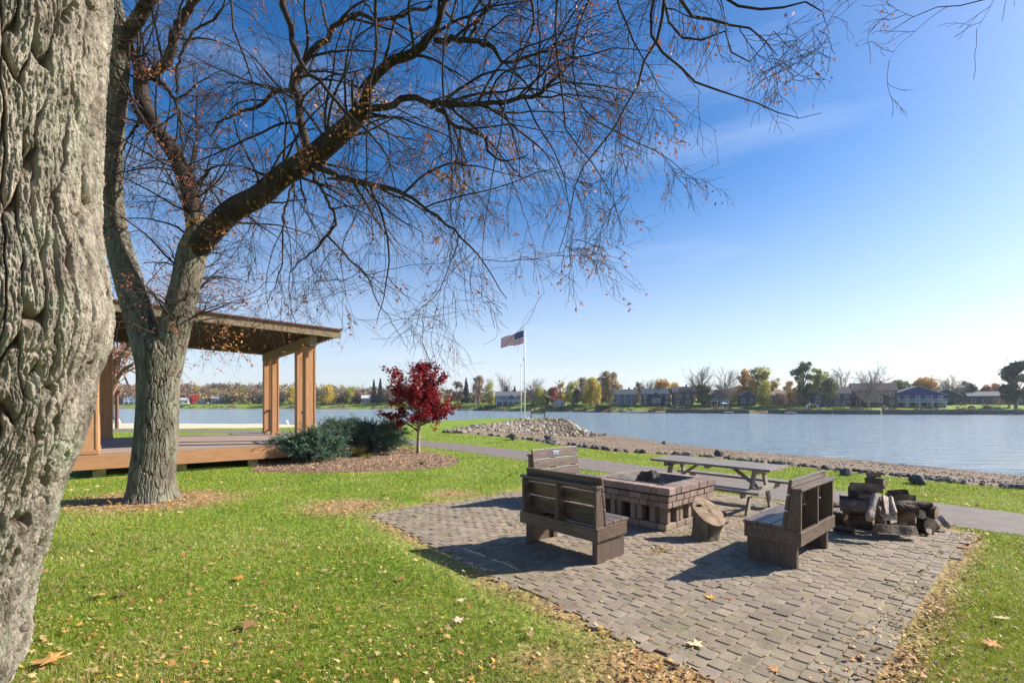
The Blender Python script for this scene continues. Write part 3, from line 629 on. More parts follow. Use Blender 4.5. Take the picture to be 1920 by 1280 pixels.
def bark_trunk(path, nth, nz, cells, vstr, amp, seed, flare=None):
    "path rows: x,y,z,r. real furrows as displacement"
    p = smooth_path(path, nz); th = np.linspace(0, 2*np.pi, nth, endpoint=False); T, Z = np.meshgrid(th, np.arange(nz))
    ln = np.concatenate([[0], np.cumsum(np.linalg.norm(np.diff(p[:, :3], axis=0), axis=1))])[:, None]*np.ones((1, nth))
    u = T/(2*np.pi)*cells; cw = cells
    w1 = (fbm(u*.35+seed, ln*vstr*.9, 4)-.5)*3.2; w2 = (fbm(u*.6+40, ln*vstr*.9, 3)-.5)*1.2
    c1, i1 = voro(u+w1, ln*vstr+w2, cells); c2, i2 = voro(u*2.3+w1*1.6+5, ln*vstr*3.1+w2*2, 97)
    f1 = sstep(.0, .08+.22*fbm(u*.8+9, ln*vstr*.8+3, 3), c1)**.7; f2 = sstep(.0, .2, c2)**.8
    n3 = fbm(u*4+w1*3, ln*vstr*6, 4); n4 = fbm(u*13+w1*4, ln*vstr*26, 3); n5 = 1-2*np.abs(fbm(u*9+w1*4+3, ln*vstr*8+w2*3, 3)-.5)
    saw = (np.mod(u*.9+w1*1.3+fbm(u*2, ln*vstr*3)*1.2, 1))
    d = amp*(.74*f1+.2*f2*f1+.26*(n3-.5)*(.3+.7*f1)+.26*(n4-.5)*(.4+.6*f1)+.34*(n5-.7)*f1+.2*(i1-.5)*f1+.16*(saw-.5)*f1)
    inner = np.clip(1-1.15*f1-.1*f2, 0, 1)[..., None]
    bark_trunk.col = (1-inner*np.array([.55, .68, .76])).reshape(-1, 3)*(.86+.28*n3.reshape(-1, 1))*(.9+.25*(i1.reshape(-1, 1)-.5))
    R_ = p[:, 3:4]*(1+.02*np.sin(3*T+ln*.7)+.02*np.sin(5*T+2+ln))+d-amp*.75
    if flare is not None: R_ = R_+flare(T, ln)
    dr = np.gradient(p[:, :3], axis=0); dr /= np.linalg.norm(dr, axis=1, keepdims=True)
    ux = np.cross(dr, [0, 1, 0]); ux /= np.linalg.norm(ux, axis=1, keepdims=True); uy = np.cross(ux, dr)
    if flare is not None: ux = np.tile([-1., 0, 0], (nz, 1)); uy = np.tile([0., 1, 0], (nz, 1))
    V = p[:, None, :3]+R_[..., None]*(-ux[:, None]*np.cos(T)[..., None]*-1+uy[:, None]*np.sin(T)[..., None])
    idx = np.arange(nz*nth).reshape(nz, nth); f = np.stack([idx[:-1], np.roll(idx, -1, 1)[:-1], np.roll(idx, -1, 1)[1:], idx[1:]], -1).reshape(-1, 4)
    return V.reshape(-1, 3), f
def limb(rows):
    "rows px,py,Y,r -> x,y,z,r"
    return [(*P(a_, b_, c_), d_) for a_, b_, c_, d_ in rows]
def leafbits(pts, n, size, r_, droop=1.0):
    "small narrow curled leaflets hanging near points"
    k = r_.integers(0, len(pts), n); c = pts[k]+r_.normal(0, .035, (n, 3))
    d = r_.normal(0, 1, (n, 3)); d[:, 2] -= droop; d /= np.linalg.norm(d, axis=1, keepdims=True); q = np.cross(d, r_.normal(0, 1, (n, 3))); q /= np.linalg.norm(q, axis=1, keepdims=True)
    s = size*r_.uniform(.5, 1.3, (n, 1)); wq = q*s*.22
    v = np.stack([c, c+d*s*.5+wq, c+d*s, c+d*s*.5-wq], 1).reshape(-1, 3); f = np.arange(n*4).reshape(n, 4)
    return v, f
def tree_b():
    base = P(283, 935, TBY); base.z = 0
    t = empty('honey_locust', base, 0, 'bare forked grey-green tree in front of the pavilion, its limbs arching over the lake', 'tree')
    def sub(v): return np.asarray(v)-np.array([base.x, base.y, 0])
    Yb = TBY
    trunk = [(base.x, Yb, -.08, .43), (base.x, Yb, .12, .375)]+limb([(284, 895, Yb, .355), (290, 840, Yb, .34), (296, 760, Yb, .325), (298, 700, Yb, .335), (300, 655, Yb, .36), (300, 625, Yb, .26)])
    fl = lambda T, ln: .07*np.exp(-ln*5)*(1+.7*np.sin(5*T+1))
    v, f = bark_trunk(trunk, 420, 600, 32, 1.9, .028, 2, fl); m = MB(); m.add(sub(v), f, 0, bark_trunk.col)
    lims = [limb([(290, 700, Yb, .27), (266, 610, Yb, .245), (240, 520, Yb, .225), (216, 430, Yb, .2), (207, 330, Yb, .185), (213, 220, Yb, .185), (220, 120, Yb-.1, .18), (222, 60, Yb-.2, .14), (205, -30, Yb-.3, .12)]),
            limb([(308, 700, Yb, .26), (326, 620, Yb, .25), (346, 540, Yb, .23), (362, 470, Yb, .235), (372, 435, Yb, .2), (368, 405, Yb, .17)]),
            limb([(372, 455, Yb, .17), (362, 390, Yb, .165), (352, 345, Yb, .155), (328, 290, Yb, .15), (290, 235, Yb, .135), (266, 180, Yb, .13), (262, 130, Yb, .1), (244, 90, Yb+.1, .085), (215, 40, Yb+.2, .07)]),
            limb([(366, 470, Yb, .2), (395, 435, Yb-.2, .2), (440, 392, Yb-.6, .185), (490, 365, Yb-1, .17), (530, 330, Yb-1.3, .165), (580, 300, Yb-1.6, .16), (613, 272, Yb-1.8, .15), (650, 240, Yb-2, .135), (680, 208, Yb-2.1, .12)]),
            limb([(222, 130, Yb-.1, .14), (238, 70, Yb-.2, .14), (268, 20, Yb-.4, .13), (300, -40, Yb-.6, .12)])]
    for i, l in enumerate(lims):
        l = [(*q[:3], q[3]*(1 if i < 2 else .79)) for q in l]
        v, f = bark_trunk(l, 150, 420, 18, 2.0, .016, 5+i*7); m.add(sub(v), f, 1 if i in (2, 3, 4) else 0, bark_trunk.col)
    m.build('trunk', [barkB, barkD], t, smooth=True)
    prim = [limb(q) for q in (
        [(680, 208, 6.9, .12), (690, 170, 6.8, .09), (705, 140, 6.7, .085), (745, 112, 6.5, .08), (790, 88, 6.3, .075), (812, 62, 6.2, .06), (832, 10, 6.1, .055), (850, -50, 6, .05)],
        [(262, 150, 9, .11), (300, 130, 8.9, .11), (322, 95, 8.8, .1), (330, 60, 8.7, .1), (352, 20, 8.6, .09), (385, -30, 8.4, .08)],
        [(285, 145, 8.9, .06), (320, 175, 8.7, .045), (338, 215, 8.6, .035), (340, 255, 8.5, .028), (345, 300, 8.5, .02)],
        [(330, 175, 8.6, .03), (338, 110, 8.5, .03), (360, 60, 8.4, .026), (415, 20, 8.2, .02), (425, -20, 8.1, .018)],
        [(578, 300, 7.4, .09), (570, 250, 7.3, .085), (562, 205, 7.3, .08), (552, 155, 7.3, .08), (566, 118, 7.2, .06), (600, 82, 7.1, .055), (630, 48, 7, .05), (672, 25, 7, .04), (715, 42, 6.9, .035), (770, 20, 6.8, .03), (810, 12, 6.7, .02)],
        [(567, 225, 7.3, .05), (556, 180, 7.3, .035), (520, 172, 7.4, .04), (490, 195, 7.4, .035), (460, 208, 7.4, .03), (420, 225, 7.5, .02), (395, 255, 7.5, .014)],
        [(684, 204, 6.85, .075), (720, 200, 6.7, .06), (775, 182, 6.5, .055), (810, 196, 6.4, .05), (860, 198, 6.3, .045), (905, 196, 6.2, .04), (960, 188, 6, .035), (1018, 172, 5.9, .03), (1042, 148, 5.8, .022), (1080, 110, 5.7, .012)],
        [(778, 183, 6.5, .045), (815, 198, 6.4, .04), (850, 232, 6.3, .035), (885, 248, 6.2, .03), (910, 258, 6.2, .028), (916, 285, 6.1, .022), (942, 300, 6, .015), (990, 290, 6, .008)],
        [(585, 308, 7.3, .07), (625, 325, 7.1, .062), (662, 340, 6.9, .055), (705, 350, 6.7, .05), (745, 362, 6.5, .04), (785, 380, 6.3, .028), (845, 425, 6.1, .02), (905, 490, 5.9, .012), (950, 560, 5.8, .006)],
        [(578, 312, 7.3, .04), (600, 352, 7.2, .035), (620, 385, 7.1, .03), (629, 416, 7.1, .028), (612, 442, 7.1, .025), (585, 470, 7.2, .018), (545, 510, 7.3, .01)],
        [(614, 442, 7.1, .022), (648, 478, 7, .018), (690, 520, 6.9, .014), (705, 560, 6.8, .01), (735, 600, 6.7, .007), (765, 652, 6.6, .004)],
        [(815, 76, 6.3, .05), (860, 76, 6.2, .048), (890, 78, 6.1, .042), (925, 92, 6, .035), (945, 118, 6, .026), (985, 106, 5.9, .022), (1030, 90, 5.8, .018), (1085, 66, 5.7, .01)],
        [(880, 76, 6.1, .035), (895, 45, 6.1, .03), (920, 0, 6, .028), (930, -30, 6, .025)],
        [(370, 345, 9, .05), (405, 312, 8.7, .02), (440, 310, 8.5, .018), (500, 330, 8.2, .012), (560, 350, 8, .006)],
        [(700, 140, 6.7, .03), (705, 90, 6.7, .025), (704, 40, 6.7, .022), (680, 0, 6.7, .018)],
        [(262, 225, 9, .04), (240, 260, 8.9, .022), (222, 300, 8.9, .012), (212, 330, 8.9, .008)],
        [(350, 360, 9, .05), (320, 300, 8.9, .035), (250, 190, 8.8, .04), (238, 160, 8.8, .03)])]
    tr = limb([(560, 312, 7.5, .03), (530, 410, 7.3, .02), (528, 500, 7.2, .013), (500, 570, 7.2, .006)])
    pr = np.array([smooth_path(q, 26) for q in prim+[tr]]); r_ = np.random.default_rng(11)
    pr[:, 1:-1, :3] += r_.normal(0, .012, pr[:, 1:-1, :3].shape)
    pr[:, :, 3] *= .76
    return t, sub, pr, lims, r_, base
tB, subB, prB, limsB, rB, baseB = tree_b()
def crown(tree, sub, pr, r_, n2, n3, n4, n5, mat, L2=1.5, L3=.85, L4=.5, L5=.28, nleaf=5000, leafs=.06, extra=None, leafm=None, r2=.022, zmin=None):
    def cull(q):
        if zmin is None: return q
        k_ = (q[0][..., 2] > zmin(q[0][..., 0])).all(1); return q[0][k_], q[1][k_]
    wt = pr[:, :, 3].mean(1)**.3*np.linalg.norm(pr[:, -1, :3]-pr[:, 0, :3], axis=1); wt /= wt.sum()
    m = MB(); m.add(sub(tubes(pr[:, :, :3], pr[:, :, 3], 8)[0]), tubes(pr[:, :, :3], pr[:, :, 3], 8)[1])
    P2, R2 = cull(spawn(pr[:, :, :3], pr[:, :, 3], n2, .12, 1, L2, 14, .9, .115, -.035, .55, .2, wt, r_, r2))
    P3, R3 = cull(spawn(P2, R2, n3, .1, 1, L3, 11, .75, .13, -.045, .6, .3, None, r_, .009))
    P4, R4 = cull(spawn(P3, R3, n4, .1, 1, L4, 9, .7, .14, -.05, .65, .4, None, r_, .005))
    P5, R5 = cull(spawn(P4, R4, n5, .15, 1, L5, 6, .65, .15, -.05, .8, .5, None, r_, .0032))
    R3 = np.maximum(R3*.85, .0026); R4 = np.maximum(R4*.8, .0019); R5 = np.maximum(R5*.8, .0015)
    for P_, R_, s in ((P2, R2, 6), (P3, R3, 4), (P4, R4, 3), (P5, R5, 3)):
        v, f = tubes(P_, R_, s); m.add(sub(v), f)
    m.build('branches', mat, tree, smooth=True)
    tips = np.concatenate([P5[:, -1], P5[:, -2], P4[:, -1]])
    # leaves hang on in clumps
    seeds = tips[r_.integers(0, len(tips), 110)]; k = []
    for s in range(0, len(tips), 4000):
        dd = np.linalg.norm(tips[s:s+4000, None]-seeds[None], axis=2).min(1); k.append(dd)
    k = np.concatenate(k); pt = tips[(k < .22) | (r_.random(len(k)) < .12)]
    v, f = leafbits(pt, nleaf, leafs, r_); m = MB(); m.add(sub(v), f); m.build('leaves', leafm or rustleaf, tree)
    return P2, P3
rustleaf = leafmat('rust_leaf', (.22, .06, .04), (.5, .22, .09), 4, trans=.3, c3=(.34, .12, .07))
extraB = np.array([np.array(smooth_path(l, 26)) for l in limsB[1:4]])
allB = np.concatenate([prB, extraB]); 
P2b, _ = crown(tB, subB, allB, rB, 230, 1200, 3900, 7600, twigm, nleaf=5200, zmin=lambda x: 2.45+.55*np.clip(x-.5, 0, 9)+.35*np.sin(x*2.1), L2=1.75)
# tuft of leaves in the forks
def tufts(tree, sub, spots, r_, n=55, s=.08, spread=.12):
    m = MB()
    for (px, py, Y) in spots:
        c = np.array(tuple(P(px, py, Y))); pts = c+r_.normal(0, spread, (60, 3))*np.array([1.4, 1, .6]); v, f = leafbits(pts, n, s, r_, .2); m.add(sub(v), f)
    m.build('foliage', leafmat('orange_tuft', (.3, .12, .04), (.55, .28, .1), 5, trans=.2), tree)
tufts(tB, subB, [(358, 415, 8.7), (352, 455, 8.65), (300, 130, 8.6), (410, 430, 8.3), (585, 300, 7.2), (590, 315, 7.2), (640, 235, 6.8), (700, 200, 6.6), (845, 318, 6.1), (850, 340, 6.1), (690, 190, 6.7), (430, 655, 8.8), (428, 625, 8.8), (620, 205, 7.1)], rB)

def front_tree():
    Yf = 2.3
    base = Vector((-2.75, Yf, 0)); t = empty('big_maple', base, 0, 'huge furrowed grey trunk filling the left edge of the picture', 'tree')
    def sub(v): return np.asarray(v)-np.array([base.x, base.y, 0])
    e = [(1500, 8), (1280, 40), (1200, 50), (1100, 70), (1000, 100), (920, 120), (850, 150), (750, 178), (700, 187), (655, 203), (590, 217), (500, 209), (400, 197), (300, 195), (150, 202), (0, 210), (-200, 222)]
    rows = []
    for py, px in e:
        px -= 4
        z = EYE-(py-HY)/FPX*Yf; r0 = .44+.06*sstep(900, 1500, py)
        x = (px-960)/FPX*Yf; a_ = -math.atan2(x, Yf); cxx = x-r0*1.02/math.cos(a_)*1.0
        rows.append((cxx, Yf, z, r0))
    rows.insert(0, (rows[0][0]-.06, Yf, -.1, .68))
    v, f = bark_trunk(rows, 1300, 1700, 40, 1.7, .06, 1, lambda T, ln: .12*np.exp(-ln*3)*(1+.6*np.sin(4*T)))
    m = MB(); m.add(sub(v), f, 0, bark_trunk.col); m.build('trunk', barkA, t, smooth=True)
    top = Vector((rows[-1][0], Yf, rows[-1][2]))
    def up(rows_):  # branch that starts high on this trunk, out of the frame, and comes down into view
        l = limb(rows_); p0 = l[0]
        mid = ((top.x+p0[0])/2, (top.y+p0[1])/2, max(p0[2], top.z)+.9, p0[3]*1.8)
        return [(top.x, top.y, top.z, .09), (top.x*.8+p0[0]*.2, top.y*.8+p0[1]*.2, top.z+.8, max(.05, p0[3]*2.2)), mid]+l
    br = [up(q) for q in (
        [(528, -60, 4.3, .034), (533, 0, 4.3, .03), (546, 50, 4.3, .026), (548, 85, 4.3, .023), (575, 130, 4.3, .018), (615, 172, 4.2, .015), (655, 215, 4.2, .012), (690, 245, 4.2, .01), (728, 300, 4.1, .007), (745, 365, 4.1, .004)],
        [(1243, -60, 4.4, .02), (1245, 0, 4.4, .017), (1230, 80, 4.4, .014), (1205, 135, 4.4, .011), (1182, 190, 4.4, .009), (1150, 245, 4.4, .008), (1085, 330, 4.4, .006), (1060, 440, 4.4, .004), (1045, 480, 4.4, .003)],
        [(1232, -40, 4.3, .015), (1229, 88, 4.3, .011), (1262, 110, 4.3, .01), (1302, 155, 4.3, .009), (1345, 168, 4.2, .008), (1390, 180, 4.2, .006), (1440, 205, 4.2, .005), (1500, 220, 4.2, .003), (1540, 212, 4.2, .0022)],
        [(1262, -40, 4.2, .016), (1275, 0, 4.2, .015), (1298, 23, 4.2, .013), (1340, 38, 4.2, .011), (1358, 48, 4.2, .01), (1400, 52, 4.1, .008), (1440, 78, 4.1, .005), (1458, 105, 4.1, .003)],
        [(1340, -30, 4.2, .012), (1362, 2, 4.2, .011), (1420, 12, 4.1, .01), (1480, 13, 4.1, .008), (1520, 2, 4.1, .006), (1548, 40, 4.1, .004), (1535, 95, 4.1, .003), (1505, 130, 4.1, .002)],
        [(1150, -30, 4.6, .012), (1175, 50, 4.6, .009), (1190, 80, 4.6, .008), (1215, 118, 4.6, .006), (1235, 160, 4.6, .004), (1262, 190, 4.6, .003)],
        [(1045, -30, 5.0, .014), (1040, 60, 5, .012), (1052, 150, 5, .01), (1062, 240, 5, .008), (1120, 320, 5, .006), (1155, 390, 5, .004), (1175, 445, 5, .0025)],
        [(985, -30, 5.2, .016), (1005, 30, 5.2, .013), (985, 85, 5.1, .011), (960, 140, 5.1, .009), (940, 240, 5, .008), (925, 330, 5, .006), (910, 420, 5, .004), (905, 500, 5, .0025)],
        [(700, -30, 4.8, .015), (706, 60, 4.8, .012), (700, 130, 4.8, .01), (690, 250, 4.8, .008), (680, 370, 4.8, .006), (640, 480, 4.8, .0045), (650, 560, 4.8, .0025)],
        [(430, -30, 4.6, .012), (440, 60, 4.6, .01), (470, 140, 4.6, .008), (480, 260, 4.6, .006), (500, 360, 4.7, .004), (470, 450, 4.7, .0025)],
        [(860, -30, 4.9, .013), (838, 70, 4.9, .011), (830, 180, 4.9, .009), (850, 280, 4.9, .007), (845, 400, 4.9, .005), (870, 500, 4.9, .003), (880, 590, 4.9, .002)],
        [(1110, -30, 5.1, .012), (1075, 90, 5.1, .01), (1090, 200, 5.1, .008), (1180, 260, 5, .006), (1240, 290, 5, .005), (1290, 330, 5, .0025)],
        [(1895, -60, 4.3, .006), (1840, 2, 4.3, .005), (1800, 10, 4.3, .0045), (1740, 18, 4.3, .0035), (1700, 42, 4.3, .003), (1665, 62, 4.3, .002)],
        [(1220, -60, 4.3, .012), (1300, 80, 4.3, .009), (1360, 60, 4.2, .007), (1380, 110, 4.2, .006), (1420, 115, 4.2, .005), (1445, 60, 4.2, .004), (1480, 90, 4.2, .003)])]
    r_ = np.random.default_rng(23)
    pr = np.array([smooth_path(q, 40) for q in br]); pr[:, 3:-1, :3] += r_.normal(0, .009, pr[:, 3:-1, :3].shape); pr[:, :, 3] = np.maximum(pr[:, :, 3], .0022)
    return t, sub, pr, r_
tF, subF, prF, rF = front_tree()
inside = []
crown(tF, subF, np.concatenate([prF[:, 10:]]), rF, 130, 560, 1500, 2100, twigm, L2=.65, L3=.42, L4=.27, L5=.16, nleaf=1700, leafs=.045, r2=.008, zmin=lambda x: 2.6+.72*np.clip(x-.45, 0, 2.6)+.2*np.sin(x*5))
m = MB(); v, f = tubes(prF[:, :12, :3], prF[:, :12, 3], 8); m.add(subF(v), f); m.build('upper_limbs', twigm, tF, smooth=True)

# tree behind the pavilion, mostly bare
def back_tree():
    base = Vector((-23., 27.5, 0)); t = empty('bare_locust', base, 0, 'bare spreading tree with rusty leaves seen behind the pavilion roof', 'tree'); r_ = np.random.default_rng(31)
    def sub(v): return np.asarray(v)-np.array([base.x, base.y, 0])
    m = MB(); tr = smooth_path([(base.x, base.y, -.1, .35), (base.x, base.y, 1.5, .28), (base.x+.2, base.y, 4, .2), (base.x, base.y, 7.5, .08)], 12)
    m.tube(tr[:, :3], tr[:, 3], 12); m.build('trunk', bpy.data.materials['dark_twig'], t, smooth=True)
    P1, R1 = spawn(tr[None, :, :3], tr[None, :, 3], 26, .3, 1, 6.5, 14, 1.1, .1, .0, .5, .15, None, r_)
    P2, R2 = spawn(P1, R1, 240, .1, 1, 2.6, 10, .7, .15, -.02, .6, .25, None, r_); P3, R3 = spawn(P2, R2, 1500, .1, 1, 1.3, 8, .7, .18, -.02, .6, .4, None, r_)
    R3 = np.maximum(R3, .006); m = MB()
    for P_, R_, s in ((P1, R1, 6), (P2, R2, 4), (P3, R3, 3)): v, f = tubes(P_, R_, s); m.add(sub(v), f)
    m.build('branches', M('reddish_twig', (.16, .09, .07), (.26, .16, .12), 5), t)
    v, f = leafbits(P3[:, -1], 2500, .16, r_); m = MB(); m.add(sub(v), f); m.build('leaves', rustleaf, t)
back_tree()

# ------------------------------------------------------------------ red maple, spruces, grass clump
def leafcloud(c, n, size, r_, flat=0.0, aspect=.6):
    d = r_.normal(0, 1, (n, 3)); d[:, 2] *= (1-flat); d /= np.linalg.norm(d, axis=1, keepdims=True); q = np.cross(d, r_.normal(0, 1, (n, 3))); q /= np.linalg.norm(q, axis=1, keepdims=True)
    s = size*r_.uniform(.6, 1.3, (n, 1)); v = np.stack([c-d*s/2, c+q*s*aspect/2, c+d*s/2, c-q*s*aspect/2], 1).reshape(-1, 3)
    return v, np.arange(n*4).reshape(n, 4)
def red_maple():
    base = G(784, 851); r_ = np.random.default_rng(8); t = empty('red_maple', base, 0, 'small maple with deep red leaves in the mulch bed', 'tree')
    tr = smooth_path([(0, 0, -.05, .09), (0, 0, .15, .07), (.02, 0, .8, .06), (.03, .02, 1.6, .045), (.1, 0, 2.35, .025), (.05, 0, 2.95, .01)], 16)
    m = MB(); m.tube(tr[:, :3], tr[:, 3], 12); m.build('trunk', M('young_bark', (.2, .16, .12), (.36, .3, .23), 8, .9, .5, 30), t, smooth=True)
    P1, R1 = spawn(tr[None, :, :3], tr[None, :, 3], 60, .26, .97, 1.0, 10, 1.1, .09, .015, .5, .2, None, r_); P2, R2 = spawn(P1, R1, 420, .2, 1, .5, 7, .6, .15, .02, .6, .3, None, r_)
    R2 = np.maximum(R2, .004); m = MB()
    for P_, R_, s in ((P1, R1, 5), (P2, R2, 3)): v, f = tubes(P_, R_, s); m.add(v, f)
    m.build('branches', M('maple_twig', (.12, .08, .06), (.2, .14, .1), 5), t)
    pts = np.concatenate([P2[:, k] for k in (2, 4, 6)]+[P1[:, k] for k in (5, 7, 9)]); pts = pts[pts[:, 2] > .8]
    pts = pts[vnoise(pts[:, 0]*2.6+9, pts[:, 2]*2.6) > .46]
    k = r_.integers(0, len(pts), 14000); c = pts[k]+r_.normal(0, .06, (14000, 3)); v, f = leafcloud(c, 14000, .085, r_, .2, .8)
    m = MB(); m.add(v, f); m.build('foliage', leafmat('red_leaf', (.11, .006, .012), (.36, .028, .033), 3, trans=.3), t)
red_maple()
sprm = leafmat('spruce_needles', (.04, .085, .05), (.19, .28, .18), 5, trans=.12, c3=(.09, .165, .105), attr='Col')
def spruce(px0, px1, ytop, ybase, lab, seed, dep=1.1):
    pc = (px0+px1)/2; base = G(pc, ybase); Y = base.y; base.y += dep*.45; wd = (px1-px0)/FPX*Y/2; H = (ybase-ytop)/FPX*Y*1.12; r_ = np.random.default_rng(seed)
    t = empty('prostrate_spruce', base, 0, lab, 'shrub', 'low blue-green spruces beside the pavilion')
    # layered horizontal boughs
    n = 120; az = r_.uniform(0, 2*np.pi, n); z0 = r_.uniform(.03, .8, n)*H; L_ = (1-(z0/H)**2.2*.6)*r_.uniform(.65, 1.0, n)
    st = np.stack([np.cos(az)*.1, np.sin(az)*.1, z0*.8], 1); d = np.stack([np.cos(az)*wd, np.sin(az)*dep, H*r_.uniform(.05, .35, n)], 1)
    N_ = 14; pts = st[:, None]+d[:, None]*np.linspace(0, 1, N_)[None, :, None]*L_[:, None, None]; pts[..., 2] += np.sin(np.linspace(0, np.pi, N_))[None]*.06
    pts[:, 2:] += np.cumsum(r_.normal(0, .016, pts[:, 2:].shape), 1)
    rad = np.linspace(.02, .005, N_)[None]*np.ones((n, 1)); m = MB(); v, f = tubes(pts, rad, 5); m.add(v, f)
    # side shoots
    P2, R2 = spawn(pts, rad, 1500, .2, 1, .26, 5, .8, .1, .03, .6, .4, None, r_); v, f = tubes(P2, R2, 3); m.add(v, f); m.build('branches', M('spruce_wood_%d' % seed, (.07, .045, .03)), t)
    allp = np.concatenate([P2[:, k] for k in range(1, 5)]+[pts[:, k] for k in range(5, 14)]); dirs = np.concatenate([P2[:, k]-P2[:, k-1] for k in range(1, 5)]+[pts[:, k]-pts[:, k-1] for k in range(5, 14)])
    nn = 46000; k = r_.integers(0, len(allp), nn); dd = dirs[k]; dd = dd/np.linalg.norm(dd, axis=1, keepdims=True)
    c = allp[k]+r_.normal(0, .012, (nn, 3)); nd = dd*.8+r_.normal(0, .75, (nn, 3)); nd /= np.linalg.norm(nd, axis=1, keepdims=True)
    q = np.cross(nd, r_.normal(0, 1, (nn, 3))); q /= np.linalg.norm(q, axis=1, keepdims=True); s = r_.uniform(.045, .085, (nn, 1))
    v = np.stack([c-q*.008, c+q*.008, c+nd*s], 1).reshape(-1, 3); f = np.arange(nn*3).reshape(nn, 3); g = np.repeat(r_.uniform(.7, 1.4, (nn, 1))*np.ones((1, 3)), 3, 0)
    m = MB(); m.add(v, f, 0, g); m.build('needles', sprm, t)
spruce(503, 646, 803, 868, 'nearer low blue-green spruce against the corner of the deck', 41)
spruce(640, 766, 786, 850, 'larger blue-green spruce right of the pavilion, left of the red maple', 42)
spruce(592, 668, 783, 842, 'blue-green spruce behind the other two beside the pavilion post', 43, 1.3)
def clump(px, py, h, n, lab, c1, c2, name='ornamental_grass'):
    r_ = np.random.default_rng(int(px)); base = G(px, py); az = r_.uniform(0, 6.28, n); s = np.stack([np.cos(az)*r_.uniform(0, .1, n), np.sin(az)*r_.uniform(0, .1, n), np.zeros(n)], 1)
    d = np.stack([np.cos(az)*.5, np.sin(az)*.5, r_.uniform(.8, 1.6, n)], 1); pts = walk(s, d, h*r_.uniform(.6, 1.2, n), 6, .08, -.1, r=r_); v, f = tubes(pts, np.linspace(.006, .001, 6)[None]*np.ones((n, 1)), 3)
    m = MB(); m.add(v, f); o = m.build(name, leafmat(name+str(px), c1, c2, 8)); o.location = base; tag(o, lab, 'plant')
clump(672, 858, .42, 260, 'tuft of yellowing ornamental grass between the spruces in the mulch', (.2, .17, .03), (.45, .36, .1))
clump(688, 862, .22, 90, 'short yellow-green tuft at the front of the mulch bed', (.25, .25, .03), (.45, .42, .08))
clump(790, 872, .15, 60, 'small green weed tuft in the mulch below the red maple', (.1, .2, .03), (.2, .3, .06), 'weed')
# ------------------------------------------------------------------ lawn blades and litter
treeB_xy = (TBX, TBY)
def lawn_ok(x, y, marg=.0):
    ok = inpoly(x, y, LAWN) & ~inpoly(x, y, PATIO) & ~inpoly(x, y, PATHN+PATHF[::-1]) & ~inpoly(x, y, MULCH)
    ok &= np.hypot(x-TBX, y-TBY) > .5
    ang = Vector((.79, .613)); lx = (x+6.0+5.4*.79)*.79+(y-14.7+5.4*.613)*.613; ly = -(x+6.0+5.4*.79)*.613+(y-14.7+5.4*.613)*.79
    ok &= ~((lx > -.2) & (lx < 5.6) & (ly > -.05) & (ly < 6.9))
    return ok
def dryness(x, y):
    q = dseg(x, y, PATIO); d = (1-sstep(.0, np.where(x > 2.2, .25, .75), q))*.9
    d = np.maximum(d, (1-sstep(.55, 1.35, np.hypot((x-TBX)/1.6, y-TBY+.1)))*1.0)
    for cx, cy, r_ in ((-2.9, 8.4, 1.3), (1.0, 3.2, 1.0), (-1.2, 9.6, .9), (.2, 3.4, .4)): d = np.maximum(d, (1-sstep(.3, 1, np.hypot(x-cx, (y-cy)*1.2)/r_))*.9)
    return np.clip(d*(.55+.9*vnoise(x*2.1, y*2.1)), 0, 1)
